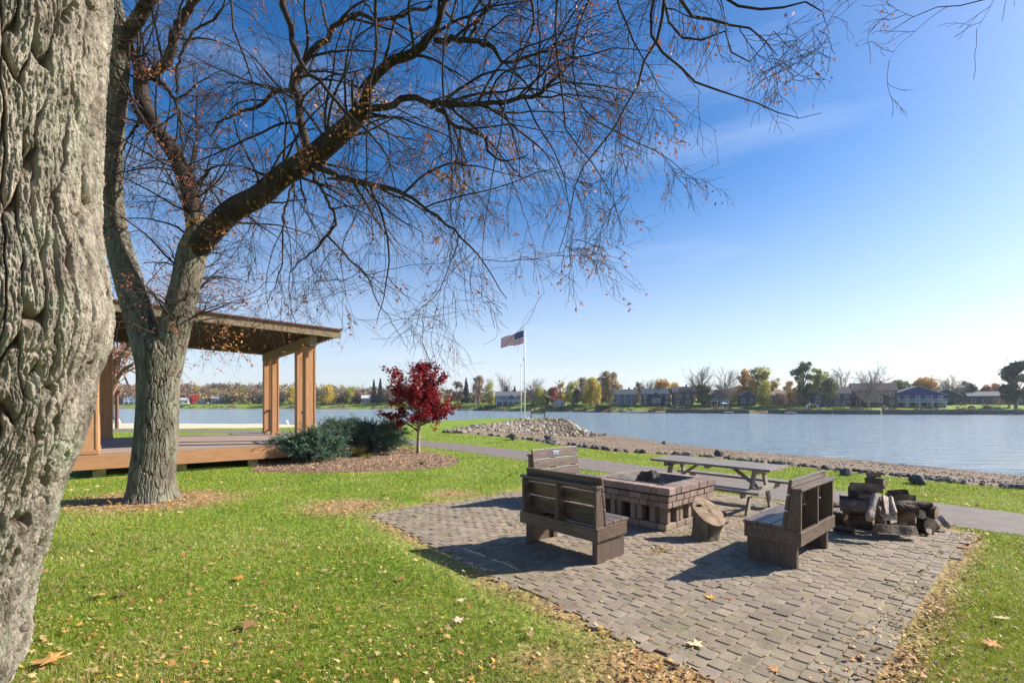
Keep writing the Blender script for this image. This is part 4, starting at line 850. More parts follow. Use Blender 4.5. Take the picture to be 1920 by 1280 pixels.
def grass():
    n = 740000; r_ = np.random.default_rng(77); u = r_.random(n); y0, y1, pw = 2.3, 34., -.45
    Y = (y0**pw+u*(y1**pw-y0**pw))**(1/pw); X = Y*r_.uniform(-1.3, 1.35, n)+(r_.random(n) < .16)*r_.uniform(0, 5, n)
    ok = lawn_ok(X, Y); X, Y = X[ok], Y[ok]; dr = dryness(X, Y); k = r_.random(len(X)) > dr*1.02; X, Y, dr = X[k], Y[k], dr[k]
    n = len(X); sc_ = np.clip(Y/4.5, .75, 5)
    h = r_.uniform(.022, .052, n)*(1+.25*(sc_-1).clip(0, 3)*.35)*(.75+.5*fbm(X*1.7, Y*1.7)); wd = .0019*sc_*r_.uniform(.7, 1.3, n)
    az = r_.uniform(0, 6.283, n); lean = r_.uniform(.1, 1.1, n)*h; wa = r_.uniform(0, 6.283, n)
    dx, dy = np.cos(az)*lean, np.sin(az)*lean; wx, wy = np.cos(wa)*wd, np.sin(wa)*wd; Z = np.full(n, -.018)
    v = np.stack([np.stack([X-wx, Y-wy, Z], 1), np.stack([X+wx, Y+wy, Z], 1), np.stack([X+dx*.4+wx*.8, Y+dy*.4+wy*.8, Z+h*.62], 1), np.stack([X+dx*.4-wx*.8, Y+dy*.4-wy*.8, Z+h*.62], 1), np.stack([X+dx, Y+dy, Z+h*.95], 1)], 1).reshape(-1, 3)
    b_ = np.arange(n)*5; q = np.stack([b_, b_+1, b_+2, b_+3], 1); t3 = np.stack([b_+3, b_+2, b_+4], 1)
    f1 = fbm(X*.8, Y*.8, 3)[:, None]; f2 = vnoise(X*.25+5, Y*.25)[:, None]
    g1 = np.array([.095, .18, .012]); g2 = np.array([.34, .36, .035]); st = np.array([.52, .44, .19]); mixv = np.clip(.5*f1+.5*r_.random((n, 1)), 0, 1)
    c = g1*(1-mixv)+g2*mixv; stp = (r_.random((n, 1)) < (.08+.3*np.clip((f1-.42)*4, 0, 1)+.5*dr[:, None])); c = np.where(stp, st*r_.uniform(.7, 1.15, (n, 1)), c)
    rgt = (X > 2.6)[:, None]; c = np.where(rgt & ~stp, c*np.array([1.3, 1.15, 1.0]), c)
    m = MB(); m.add(v, q, 0, np.repeat(c, 5, 0)); m.f.setdefault((3, 0), []).append(t3)
    gm = leafmat('grass_blade', (1, 1, 1), (1, 1, 1), 1, attr='Col', trans=.3, rough=.45)
    tag(m.build('grass', gm), 'short green lawn grass with straw-coloured patches', 'grass', kind='stuff')
grass()
def leaf_shape(lobes=True):
    if lobes: a_ = [(0, -.5), (.12, -.12), (.42, -.28), (.3, .02), (.55, .18), (.22, .2), (.16, .34), (0, .6), (-.16, .34), (-.22, .2), (-.55, .18), (-.3, .02), (-.42, -.28), (-.12, -.12)]
    else: a_ = [(0, -.5), (.2, -.15), (.18, .2), (0, .5), (-.18, .2), (-.2, -.15)]
    return np.array(a_)
def leaf_batch(X, Y, Z, S, r_, shape, curl=.35, stand=.35):
    n = len(X); k = len(shape); az = r_.uniform(0, 6.283, n)[:, None]; x = shape[:, 0][None]*S[:, None]; y = shape[:, 1][None]*S[:, None]
    z = (np.abs(shape[:, 0])[None]*r_.uniform(-.2, 1, (n, 1))+shape[:, 1][None]**2*r_.uniform(-.5, 1.5, (n, 1)))*S[:, None]*curl+x*r_.normal(0, stand, (n, 1))+y*r_.normal(0, stand, (n, 1))
    z -= z.min(1, keepdims=True)
    xx = x*np.cos(az)-y*np.sin(az)+X[:, None]; yy = x*np.sin(az)+y*np.cos(az)+Y[:, None]
    v = np.stack([xx, yy, z+Z[:, None]], -1); ctr = v.mean(1, keepdims=True); v = np.concatenate([v, ctr], 1).reshape(-1, 3)
    b_ = (np.arange(n)*(k+1))[:, None]; i = np.arange(k)[None]
    f = np.stack([b_+i, b_+(i+1) % k, b_+k+0*i], -1).reshape(-1, 3)
    return v, f, k+1
def litter():
    r_ = np.random.default_rng(91); PAL = np.array([(.5, .3, .12), (.42, .2, .07), (.5, .36, .17), (.46, .33, .15), (.34, .15, .06), (.55, .32, .07)])
    m = MB()
    def put(X, Y, S, pal, lob, zoff=.012):
        v, f, k = leaf_batch(X, Y, np.full(len(X), zoff), S, r_, leaf_shape(lob)); c = PAL[r_.choice(pal, len(X))]*r_.uniform(.7, 1.25, (len(X), 1)); m.add(v, f, 0, np.repeat(c, k, 0))
    n = 150000; Y = (2.4**-.5+r_.random(n)*(26**-.5-2.4**-.5))**-2; X = Y*r_.uniform(-1.15, 1.2, n)
    d = dseg(X, Y, PATIO); inn = inpoly(X, Y, PATIO); onpath = inpoly(X, Y, PATHN+PATHF[::-1])
    pr = .03+.1*(X < 1)*sstep(9, 3, Y)+.05*vnoise(X, Y)
    aa = X*A.x+Y*A.y; right = (aa > a1-.35) & (Y < 9)
    pr = np.maximum(pr, (1-sstep(.0, .55, d))*.33); pr = np.where(right, np.maximum(pr, (1-sstep(.0, .42, d))*.95*(.35+.9*vnoise(X*1.8+3, Y*1.8))), pr)
    pr = np.maximum(pr, (1-sstep(.5, 1.5, np.hypot((X-TBX)/1.6, Y-TBY+.25)))*.85)
    for cx, cy, rr in ((-2.9, 8.4, 1.2), (1.1, 3.1, .7), (6.5, 5.7, .9)): pr = np.maximum(pr, (1-sstep(.3, 1, np.hypot(X-cx, Y-cy)/rr))*.55)
    pr = np.maximum(pr, (X < -1.6)*(Y < 6)*.22)
    pin = np.where(right | (aa > a1-.5), .28*(1-sstep(.0, .5, d)), .012+.06*(1-sstep(0, .25, d))); pr = np.where(inn, pin, pr); pr = np.where(onpath, .004, pr); pr = np.where(inpoly(X, Y, MULCH), .1, pr)
    pr = np.where(~inpoly(X, Y, LAWN), 0, pr)
    k = r_.random(n) < pr*.75; X, Y = X[k], Y[k]; inn = inpoly(X, Y, PATIO)|inpoly(X, Y, PATHN+PATHF[::-1]); S = r_.uniform(.018, .05, len(X))*np.clip(Y/6, .9, 1.6)
    lob = r_.random(len(X)) < .14
    for lb in (True, False):
        for on in (True, False):
            q = (lob == lb) & (inn == on)
            if q.any(): put(X[q], Y[q], S[q]*(1.25 if lb else .9), [0, 1, 2, 3, 4, 5], lb, .002 if on else .008)
    for cx, cy, sp_, n_ in [(*G(1240, 1030)[:2], .12, 120), (*G(985, 990)[:2], .22, 110), (*G(1380, 985)[:2], .3, 150), (*G(1280, 1000)[:2], .12, 60), (*G(1345, 965)[:2], .25, 120)]:
        put(cx+r_.normal(0, sp_, n_), cy+r_.normal(0, sp_*.8, n_), r_.uniform(.02, .045, n_), [0, 2, 3, 5], False, .003)
    lm = leafmat('litter_leaf', (.8, .8, .8), (1.1, 1.1, 1.1), 30, attr='Col', trans=.15)
    tag(m.build('fallen_leaves', lm), 'scattered small tan and orange fallen leaves on lawn and patio edge', 'leaves', kind='stuff')
    bark_c = MB(); n = 26000; mm_ = np.array(MULCH); X = r_.uniform(mm_[:, 0].min(), mm_[:, 0].max(), n); Y = r_.uniform(mm_[:, 1].min(), mm_[:, 1].max(), n); k = inpoly(X, Y, MULCH); X, Y = X[k], Y[k]
    v, f, kk = leaf_batch(X, Y, np.full(len(X), .035), r_.uniform(.04, .09, len(X)), r_, leaf_shape(False)*np.array([.7, 1])); c = np.array([(.36, .235, .145)])*r_.uniform(.35, 1.8, (len(X), 1)); bark_c.add(v, f, 0, np.repeat(c, kk, 0))
    tag(bark_c.build('mulch_chips', M('chip', (.8, .8, .8), (1, 1, 1), 10, .9, attr='Col')), 'brown bark mulch chips around the red maple and spruces', 'mulch', kind='stuff')
    big = [(1300, 1207, .15, (.72, .56, .33), 'large pale lobed oak leaf lying on the pavers near the front'), (1333, 1121, .11, (.75, .38, .04), 'golden orange leaf standing on the pavers'),
           (1366, 1122, .07, (.45, .14, .05), 'small rust leaf just right of the golden orange one'), (98, 1243, .2, (.62, .33, .1), 'largest orange-tan lobed leaf in the bottom left of the lawn'),
           (860, 1168, .1, (.72, .5, .38), 'pinkish pale leaf on the lawn left of the bare dirt'), (448, 1087, .12, (.6, .25, .05), 'bright rust leaf in the middle of the lawn'),
           (468, 1175, .14, (.25, .14, .06), 'dark curled leaf with a shadow low on the lawn'), (230, 1117, .14, (.2, .11, .05), 'curled brown leaf left of the lawn centre'),
           (185, 1120, .13, (.65, .36, .12), 'orange leaf just left of the curled brown one'), (865, 1128, .1, (.8, .6, .35), 'pale star-shaped leaf near the left patio edge'),
           (397, 1060, .1, (.68, .42, .12), 'yellow-orange leaf right of the big trunk, mid lawn'), (305, 1027, .13, (.65, .35, .12), 'flat tan-orange lobed leaf below the forked tree'),
           (1450, 1255, .09, (.6, .3, .12), 'tan leaf on the pavers at the bottom right'), (752, 1088, .1, (.34, .16, .06), 'brown leaf on the lawn beside the bench shadow'),
           (1880, 1165, .13, (.7, .5, .3), 'pale folded leaf on the bright grass at the right'), (1855, 1210, .13, (.62, .28, .08), 'reddish-tan leaf on the bright grass lower right')]
    for px, py, s, c, lab in big:
        g = G(px, py); v, f, k = leaf_batch(np.zeros(1), np.zeros(1), np.zeros(1), np.array([s]), r_, leaf_shape(True), .3, .12)
        q = MB(); q.add(v, f, 0, c); o = q.build('fallen_leaf', lm); o.location = (g.x, g.y, .004 if inpoly([g.x], [g.y], PATIO)[0] else .022); tag(o, lab, 'leaf', 'large single fallen leaves')
litter()

# ------------------------------------------------------------------ rocks
def rock_mesh(name, mat, seed):
    r_ = random.Random(seed); bm_ = bmesh.new()
    for i in range(15):
        v = Vector((r_.gauss(0, 1), r_.gauss(0, 1), r_.gauss(0, 1))).normalized(); bm_.verts.new((v.x*r_.uniform(.8, 1.1), v.y*r_.uniform(.6, .9), v.z*r_.uniform(.5, .75)))
    bmesh.ops.convex_hull(bm_, input=bm_.verts); lo_ = [v for v in bm_.verts if not v.link_faces]; bmesh.ops.delete(bm_, geom=lo_, context='VERTS')
    bmesh.ops.bevel(bm_, geom=bm_.edges[:]+bm_.verts[:], offset=.07, segments=1, affect='EDGES')
    me = bpy.data.meshes.new(name); bm_.to_mesh(me); bm_.free(); me.materials.append(mat); return me
def rocks():
    r_ = random.Random(12)
    pal = [M('limestone_%d' % i, c1, c2, 1.6, .9, .7, 5, bdist=.08) for i, (c1, c2) in enumerate((((.22, .205, .185), (.41, .385, .35)), ((.17, .135, .1), (.33, .265, .2)), ((.18, .16, .14), (.36, .33, .3))))]
    drk = [M('dark_stone_%d' % i, c1, c2, 1.6, .85, .7, 5, bdist=.08) for i, (c1, c2) in enumerate((((.05, .05, .055), (.13, .13, .13)), ((.09, .075, .065), (.2, .17, .15))))]
    PM = [[rock_mesh('stone', m_, k*10+j) for j in range(4)] for k, m_ in enumerate(pal)]; DM = [[rock_mesh('stone', m_, 50+k*10+j) for j in range(4)] for k, m_ in enumerate(drk)]
    def rock(me, x, y, s, lab, grp, sink=.25):
        o = bpy.data.objects.new('rock', me); COL.objects.link(o); o.location = (x, y, T1(x, y)+s*(.5-sink)); o.rotation_euler = (r_.uniform(-.5, .5), r_.uniform(-.5, .5), r_.uniform(0, 6.3)); o.scale = (s*r_.uniform(.8, 1.25), s*r_.uniform(.8, 1.2), s*r_.uniform(.8, 1.15))
        tag(o, lab, 'rock', grp); return o
    # riprap bank under the flagpole: sampled along the edge of the lawn
    edge = smooth_path([(p[0], p[1], 0) for p in [(-4.0, 29.0), (-3.4, 32), (-2.2, 36.5), (-.4, 44), (2.4, 51), (5.6, 54.6), (7.0, 57), (6.5, 60)]], 200); cnt = 0
    for i in range(140):
        u = r_.random()**.85; k = int(u*185); p = edge[k]; q = edge[k+4]; tx, ty = q[0]-p[0], q[1]-p[1]; L_ = math.hypot(tx, ty); nx, ny = ty/L_, -tx/L_
        wmax = .9+2.6*sstep(0, .75, u)
        dd = r_.random()**.85*wmax-.15; x, y = p[0]+nx*dd, p[1]+ny*dd
        s = r_.uniform(.2, .42)*(.75+.5*u); kk = 0 if dd < wmax*.45 else r_.choice((0, 1, 1)); kk = 2 if r_.random() < .12 else kk
        top_ = dd < wmax*.45
        rock(r_.choice(PM[kk]), x, y, s, 'pale angular rock in the upper half of the riprap bank below the flagpole' if top_ else 'tan rock in the lower half of the riprap bank beside the beach', 'upper riprap rocks' if top_ else 'lower riprap rocks', .3)
    m = MB()     # smaller fill between them
    for i in range(3200):
        u = r_.random(); k = int(u*185); p = edge[k]; q = edge[k+4]; tx, ty = q[0]-p[0], q[1]-p[1]; L_ = math.hypot(tx, ty); nx, ny = ty/L_, -tx/L_; dd = r_.random()*(1.1+3.2*u)-.1; x, y = p[0]+nx*dd, p[1]+ny*dd; s = r_.uniform(.1, .26)
        me = PM[r_.choice((0, 1))][r_.randrange(4)]; co = np.array([tuple(v.co) for v in me.vertices])*s; a_ = r_.uniform(0, 6.3); R3_ = np.array(Matrix.Rotation(a_, 3, 'Z')@Matrix.Rotation(a_*2, 3, 'X')); co = co@R3_.T+np.array([x, y, T1(x, y)+.04])
        b_ = m.n; m.v.append(co.astype(np.float32)); m.c.append(np.ones((len(co), 3), np.float32)); m.n += len(co)
        for pl in me.polygons: m.f.setdefault((len(pl.vertices), 0), []).append(np.array([list(pl.vertices)])+b_)
    tag(m.build('riprap_rubble', pal[1]), 'small rubble between the riprap rocks', 'rubble', kind='stuff')
    # line of stones where the lawn meets the beach
    ed = smooth_path([(p[0], p[1], 0) for p in LAWN[3:12]], 160); ed[:, :2] += np.array([.12, .1])
    for i in range(175):
        u = (i/175)**1.25+r_.uniform(-.01, .01); k = int(np.clip(u, 0, .99)*159); x, y = ed[k, 0]+r_.uniform(-.15, .35), ed[k, 1]+r_.uniform(-.1, .35)
        if u > .42 and r_.random() < .4: continue
        drkk = r_.random() < (.7 if u < .6 else .35); s = r_.uniform(.08, .17)*(1 if u < .5 else 1.35)
        rock(r_.choice(r_.choice(DM)) if drkk else r_.choice(PM[2]), x, y, s, 'dark stone in the row where the lawn meets the beach' if drkk else 'pale grey stone in the row where the lawn meets the beach', 'dark stones along the beach edge' if drkk else 'pale stones along the beach edge', .3)
    for px, py, s, lab in ((1722, 906, .27, 'largest dark boulder on the beach edge right of the firewood'), (1585, 890, .2, 'rounded blue-grey boulder on the beach edge left of the firewood'), (1345, 856, .3, 'dark pointed stone on the beach behind the picnic table'),
                           (1033, 828, .5, 'big brown boulder at the foot of the riprap above the plaque bench'), (960, 824, .38, 'brown boulder left of the big one at the foot of the riprap'), (1245, 829, .28, 'lone dark stone at the waterline of the beach')):
        g = G(px, py, -.25); 
        for _ in range(4): g = G(px, py, T1(g.x, g.y))
        rock(r_.choice(DM[1 if 'brown' in lab else 0]), g.x, g.y, s, lab, None, .3)
    # pebbles
    rr = np.random.default_rng(66); n = 20000; X = rr.uniform(-3, 30, n); Y = 10+rr.random(n)**1.5*50; ok = ~inpoly(X, Y, LAWN) & ~inpoly(X, Y, NEARW); X, Y = X[ok], Y[ok]; n = len(X); Z = terr(X, Y)
    o8 = np.array([(1, 0, 0), (0, 1, 0), (-1, 0, 0), (0, -1, 0), (0, 0, .7), (0, 0, -.7)]); s = .015+.05*rr.random(n)**2.5; v = (o8[None]*rr.uniform(.6, 1.3, (n, 6, 1))*s[:, None, None]+np.stack([X, Y, Z+.01], 1)[:, None])
    f8 = np.array([(0, 1, 4), (1, 2, 4), (2, 3, 4), (3, 0, 4), (1, 0, 5), (2, 1, 5), (3, 2, 5), (0, 3, 5)]); f = (f8[None]+(np.arange(n)*6)[:, None, None]).reshape(-1, 3); c = np.array([(.3, .23, .17)])*rr.uniform(.4, 1.7, (n, 1))+rr.normal(0, .02, (n, 3))
    m = MB(); m.add(v.reshape(-1, 3), f, 0, np.repeat(c.clip(.03, 1), 6, 0)); tag(m.build('beach_pebbles', M('pebble', (.9, .9, .9), (1, 1, 1), 5, .85, attr='Col')), 'small brown pebbles and clods on the muddy beach', 'pebbles', kind='stuff')
rocks()

# ------------------------------------------------------------------ flagpole, flag, bench on the point
def flagpole():
    b_ = G(984, 784); b_.z = T1(b_.x, b_.y); H = P(984, 617, b_.y).z-b_.z
    wm_ = M('white_pole_paint', (.72, .73, .75), (.82, .83, .85), 4, .35)
    t = empty('flagpole', b_, 0, 'tall white flagpole on the grassy point', 'flagpole')
    m = MB(); m.tube([(0, 0, 0), (0, 0, H*.5), (0, 0, H)], [.085, .07, .04], 12); m.build('pole', wm_, t, smooth=True)
    m = MB(); m.tube([(0, 0, H), (0, 0, H+.06), (0, 0, H+.14), (0, 0, H+.2)], [.03, .08, .08, .02], 12); m.build('finial', M('gold', (.5, .42, .25), rough=.4, metal=.6), t, smooth=True)
    m = MB(); m.tube([(0, 0, -.1), (0, 0, .07)], [.55, .5], 20); m.build('concrete_base', M('concrete', (.45, .44, .41), (.6, .58, .54), 5, .9), t)
    m = MB(); m.tube([(-.12, -.02, .9), (-.13, -.02, H-.1)], [.008, .008], 4); m.build('halyard', wm_, t)
    m = MB(); m.box((-.14, -.02, H*.66), (.08, .06, .25)); m.build('cleat', M('cleat', (.2, .2, .22)), t)
    t2 = empty('short_pole', b_+Vector((-.42, .15, 0)), 0, 'shorter white post standing just left of the flagpole', 'post')
    m = MB(); h2 = P(981, 686, b_.y).z-b_.z; m.tube([(0, 0, -.05), (0, 0, h2)], [.055, .045], 10); m.build('pole', wm_, t2, smooth=True); m = MB(); m.tube([(0, 0, h2), (0, 0, h2+.12)], [.07, .05], 10); m.build('cap', M('cap_dark', (.12, .11, .1)), t2)
    # flag
    W, Hh = 2.75, 1.55; nu, nv = 60, 39; fl = MB(); red, white, blue = M('flag_red', (.42, .03, .05), rough=.7), M('flag_white', (.78, .78, .8), rough=.7), M('flag_blue', (.02, .035, .16), rough=.7)
    def pt(u, v_, off=0):
        x = -.1-u*W*.97; z = -v_*Hh*(1-.12*u)-u*.95*(1-.3*v_)+.05*math.sin(u*9+v_*2); y = .16*math.sin(u*7.5+v_*1.6)*u**.6+off
        return (x-v_*.05, y, z)
    V = [pt(i/nu, j/nv) for j in range(nv+1) for i in range(nu+1)]; F = {0: [], 1: [], 2: []}
    for j in range(nv):
        for i in range(nu):
            k = j//3; c = 2 if (i < nu*.4 and j < 21) else (0 if k % 2 == 0 else 1); a_ = j*(nu+1)+i; F[c].append((a_, a_+1, a_+nu+2, a_+nu+1))
    fl.add(V, F[0], 0); 
    for c in (1, 2): fl.f.setdefault((4, c), []).append(np.array(F[c]))
    o = fl.build('flag', [red, white, blue], smooth=True); o.location = b_+Vector((0, 0, H-.12)); tag(o, 'striped red and white flag with a blue starred corner, streaming left', 'flag')
    s = MB()
    for r0 in range(9):
        for c0 in range(6 if r0 % 2 == 0 else 5):
            u = .03+(c0+(0 if r0 % 2 == 0 else .5))*.066; v_ = .035+r0*.056
            for off in (-.012, .012):
                p = Vector(pt(u, v_, off)); pts = []
                for q in range(10): a_ = q*math.pi/5+math.pi/2; rr = .035 if q % 2 == 0 else .015; pts.append((p.x+rr*math.cos(a_), p.y, p.z+rr*math.sin(a_)))
                s.add(pts, [list(range(10))])
    s.build('stars', white, o)
    t = empty('lakeside_bench', b_+Vector((1.55, 1.0, 0)), R(4), 'dark metal bench beside the flagpole facing the lake', 'bench'); bm_ = M('bench_brown', (.12, .08, .06), (.2, .14, .1), 6)
    m = MB(); [m.box((0, 0-.1*k, .45), (1.75, .08, .03)) for k in range(4)]; m.build('seat', bm_, t)
    m = MB(); [m.box((0, -.38, .58+.11*k), (1.75, .03, .09)) for k in range(3)]; m.build('backrest', bm_, t)
    for s_ in (-1, 1): m = MB(); m.box((s_*.8, -.37, .4), (.05, .05, .8)); m.box((s_*.8, .03, .22), (.05, .05, .44)); m.box((s_*.8, -.17, .4), (.05, .4, .04)); m.build('leg', M('bench_steel', (.1, .1, .1)) if s_ < 0 else bpy.data.materials['bench_steel'], t)
flagpole()
# frame seen through the pavilion and a marker on the beach
def swing():
    b_ = G(219, 799, -.3); b_.z = T1(b_.x, b_.y); t = empty('swing_frame', b_, R(10), 'brown timber frame standing on the sand behind the pavilion', 'frame'); mm = M('frame_brown', (.11, .05, .035), (.17, .08, .055), 4)
    H = P(219, 736, b_.y).z-b_.z
    m = MB(); m.box((0, 0, H/2), (.2, .2, H)); m.build('post', mm, t); m = MB(); m.box((-3.2, 0, H/2), (.2, .2, H)); m.build('post', mm, t); m = MB(); m.box((-1.6, 0, H+.1), (3.9, .26, .22)); m.build('crossbeam', mm, t)
swing()
for px, py, lab in ((541, 797, 'white leaning swim marker standing at the sand edge right of the forked tree'), (226, 795, 'white marker beside the brown frame on the sand')):
    g = G(px, py, -1.2)
    for _ in range(5): g = G(px, py, T1(g.x, g.y)+.02)
    t = empty('beach_marker', g, .3, lab, 'marker'); m = MB(); m.tube([(0, 0, 0), (-.25, 0, .7)], [.05, .04], 8); m.build('post', M('marker_white_%d' % px, (.8, .78, .78)), t); m = MB(); m.tube([(-.1, 0, .3), (-.32, 0, .85)], [.16, .1], 10); m.build('float', bpy.data.materials['marker_white_%d' % px], t)

# ------------------------------------------------------------------ far shore
def far_base(px, beyond):
    D = float(shoreD(px))+beyond; x = (px-960)/FPX*D; return Vector((x, D, T1(x, D)-.05))
glass = M('window_glass', (.03, .045, .06), rough=.15, spec=.6); trimw = M('white_trim', (.72, .73, .74), rough=.6)
HOUSES = [ # px0, px1, ytop, beyond, roof, wall, roofcol, storeys, deck, label, name
 (1154, 1192, 730, 18, 'side', (.07, .15, .2), (.07, .08, .1), 2, 0, 'square teal-blue two-storey house with one white gable wall', 'house'),
 (1204, 1256, 728.5, 17, 'porch', (.035, .07, .09), (.05, .07, .09), 2, 0, 'dark teal house with a central gabled porch and light roof edge', 'house'),
 (1263, 1299, 725, 18, 'side', (.12, .11, .11), (.12, .1, .1), 2, 0, 'grey-brown two-storey house right of the gabled teal one', 'house'),
 (1322, 1364, 731, 18, 'side', (.16, .14, .17), (.16, .14, .17), 2, 1, 'purple-grey house with a white balcony railing', 'house'),
 (1388, 1415, 733, 16, 'front', (.04, .055, .1), (.06, .06, .08), 1, 0, 'small navy gabled cottage with white windows', 'cottage'),
 (1440, 1512, 732, 24, 'side', (.28, .2, .14), (.22, .17, .14), 1, 0, 'low tan house behind the orange tree', 'house'),
 (1530, 1590, 727, 17, 'side', (.07, .085, .11), (.08, .085, .1), 2, 0, 'dark slate house shaded by the ragged tall trees', 'house'),
 (1606, 1674, 718, 17, 'porch', (.09, .08, .09), (.11, .08, .09), 2, 0, 'large grey-brown house with a glazed gabled sunroom', 'house'),
 (1680, 1762, 724, 15, 'front', (.018, .05, .16), (.12, .11, .14), 2, 1, 'deep blue gabled house with white trim and a white-posted deck', 'house'),
 (1752, 1796, 729, 22, 'front', (.04, .06, .075), (.09, .1, .12), 1, 0, 'low dark green-grey gabled house right of the deep blue one', 'house'),
 (1832, 1925, 734, 24, 'side', (.09, .1, .13), (.13, .13, .15), 1, 0, 'long low grey house at the far right shore', 'house'),
 (929, 976, 734, 17, 'porch', (.11, .14, .19), (.13, .13, .15), 2, 1, 'grey-blue house with a white gable left of the flagpole', 'house'),
 (1005, 1029, 739, 18, 'front', (.03, .05, .1), (.2, .16, .12), 1, 0, 'dark blue gabled cottage right of the flagpole', 'cottage'),
 (1038, 1059, 747, 12, 'front', (.5, .5, .5), (.3, .22, .17), 1, 0, 'small white summerhouse with a brown roof', 'summerhouse'),
 (1140, 1156, 740, 34, 'front', (.55, .48, .4), (.3, .26, .22), 1, 0, 'pale cream house peeping behind the teal-blue one', 'house'),
 (236, 268, 740, 22, 'front', (.42, .5, .58), (.45, .46, .48), 2, 1, 'white and blue gabled house left of the forked tree trunk', 'house'),
 (176, 232, 745, 20, 'side', (.3, .24, .2), (.3, .22, .19), 1, 0, 'long low brown-roofed house beside the brown timber frame', 'house'),
 (336, 352, 746, 22, 'side', (.6, .6, .6), (.4, .4, .4), 1, 0, 'small white house left of the bright red tree', 'house'),
 (370, 386, 745, 24, 'front', (.62, .6, .57), (.26, .24, .23), 1, 0, 'white-walled house right of the bright red tree', 'house'),
 (398, 425, 742, 26, 'side', (.25, .24, .24), (.27, .27, .28), 1, 1, 'grey wooden house with a deck, far left shore', 'house'),
 (678, 694, 741, 20, 'side', (.3, .27, .25), (.5, .5, .52), 1, 0, 'pale-roofed shelter left of the dark conifers', 'shelter'),
 (1240, 1252, 745, 28, 'front', (.5, .5, .5), (.4, .4, .4), 1, 0, 'sliver of a white house between the teal and grey-brown ones', 'house')]
def house(px0, px1, ytop, beyond, roof, wc, rc, st, deck, lab, name, i):
    pc = (px0+px1)/2; b_ = far_base(pc, beyond); D = b_.y; W = (px1-px0)/FPX*D; H = P(pc, ytop, D).z-b_.z; yaw = -math.atan2(b_.x, b_.y)*.7
    t = empty(name, b_, yaw, lab, 'house' if name == 'house' else name); wl = M('wall_%d' % i, tuple(q*.85 for q in wc), tuple(q*1.1 for q in wc), .8, .85, .3, 3, stretch=(.2, .2, 6), bdist=.05); rf = M('roof_%d' % i, tuple(q*.8 for q in rc), tuple(q*1.2 for q in rc), 3, .9)
    Dp = max(7, W*.6); ov = .35
    if roof == 'front':
        rh = min(H*.42, W*.3); e = H-rh
        m = MB(); m.prism([(-W/2, 0, -1), (W/2, 0, -1), (W/2, 0, e), (0, 0, H-.15), (-W/2, 0, e)], (0, Dp, 0)); m.build('wall', wl, t)
        m = MB()
        for s in (-1, 1): k = (s*(W/2+ov), -ov, e-rh*ov/(W/2)); m.prism([k, (0, -ov, H-.05), (0, -ov, H+.17), (k[0], -ov, k[2]+.22)], (0, Dp+2*ov, 0))
        r_ = m.build('roof', rf, t)
        m = MB()
        for s in (-1, 1): m.bar((s*(W/2+ov), -ov-.06, e-rh*ov/(W/2)+.08), (0, -ov-.06, H+.04), .08, .3, up=Vector((0, 1, 0)))
        m.build('bargeboard', trimw, r_)
    else:
        rh = H*.32; e = H-rh
        m = MB(); m.prism([(-W/2, 0, -1), (-W/2, 0, e), (-W/2, Dp/2, H-.1), (-W/2, Dp, e), (-W/2, Dp, -1)], (W, 0, 0)); m.build('wall', wl, t)
        m = MB(); m.prism([(-W/2-ov, -ov, e-.15), (-W/2-ov, Dp/2, H), (-W/2-ov, Dp/2, H+.2), (-W/2-ov, -ov, e+.05)], (W+2*ov, 0, 0)); m.prism([(-W/2-ov, Dp+ov, e-.15), (-W/2-ov, Dp+ov, e+.05), (-W/2-ov, Dp/2+.01, H+.2), (-W/2-ov, Dp/2+.01, H)], (W+2*ov, 0, 0))
        r_ = m.build('roof', rf, t)
        m = MB(); m.box((W*.2, Dp*.55, H+.4), (.7, .7, 1.3)); m.build('chimney', M('chim_%d' % i, (.3, .2, .16)), r_)
        if i == 0: m = MB(); m.prism([(W/2+.02, .05, -1), (W/2+.02, .05, e-.1), (W/2+.02, Dp/2, H-.2), (W/2+.02, Dp-.05, e-.1), (W/2+.02, Dp-.05, -1)], (.08, 0, 0)); m.build('gable_wall', trimw, t)
        if roof == 'porch':
            w2 = W*.38; x0 = W*(.0 if i != 11 else .15); ph = H*.78; m = MB(); m.prism([(x0-w2/2, -2.2, -1), (x0+w2/2, -2.2, -1), (x0+w2/2, -2.2, ph*.65), (x0, -2.2, ph-.1), (x0-w2/2, -2.2, ph*.65)], (0, 2.19, 0)); m.build('porch', wl, t)
            m = MB()
            for s in (-1, 1): k = (x0+s*(w2/2+.3), -2.5, ph*.65-.15); m.prism([k, (x0, -2.5, ph-.02), (x0, -2.5, ph+.2), (k[0], -2.5, k[2]+.22)], (0, Dp/2+2.3, 0))
            pr_ = m.build('porch_roof', rf if i != 11 else trimw, t)
            m = MB(); m.bar((x0+(w2/2+.3), -2.56, ph*.65-.05), (x0, -2.56, ph+.1), .06, .24, up=Vector((0, 1, 0))); m.build('bargeboard', trimw, pr_)
            for k in range(3): m = MB(); m.box((x0+(k-1)*w2*.27, -2.24, ph*.38), (w2*.2, .06, ph*.32)); f_ = m.build('window', trimw, t); m = MB(); m.box((x0+(k-1)*w2*.27, -2.28, ph*.38), (w2*.15, .05, ph*.27)); m.build('pane', glass if k != 1 else glass, f_)
    nw = max(2, int(W/2.9)); fy = -.04
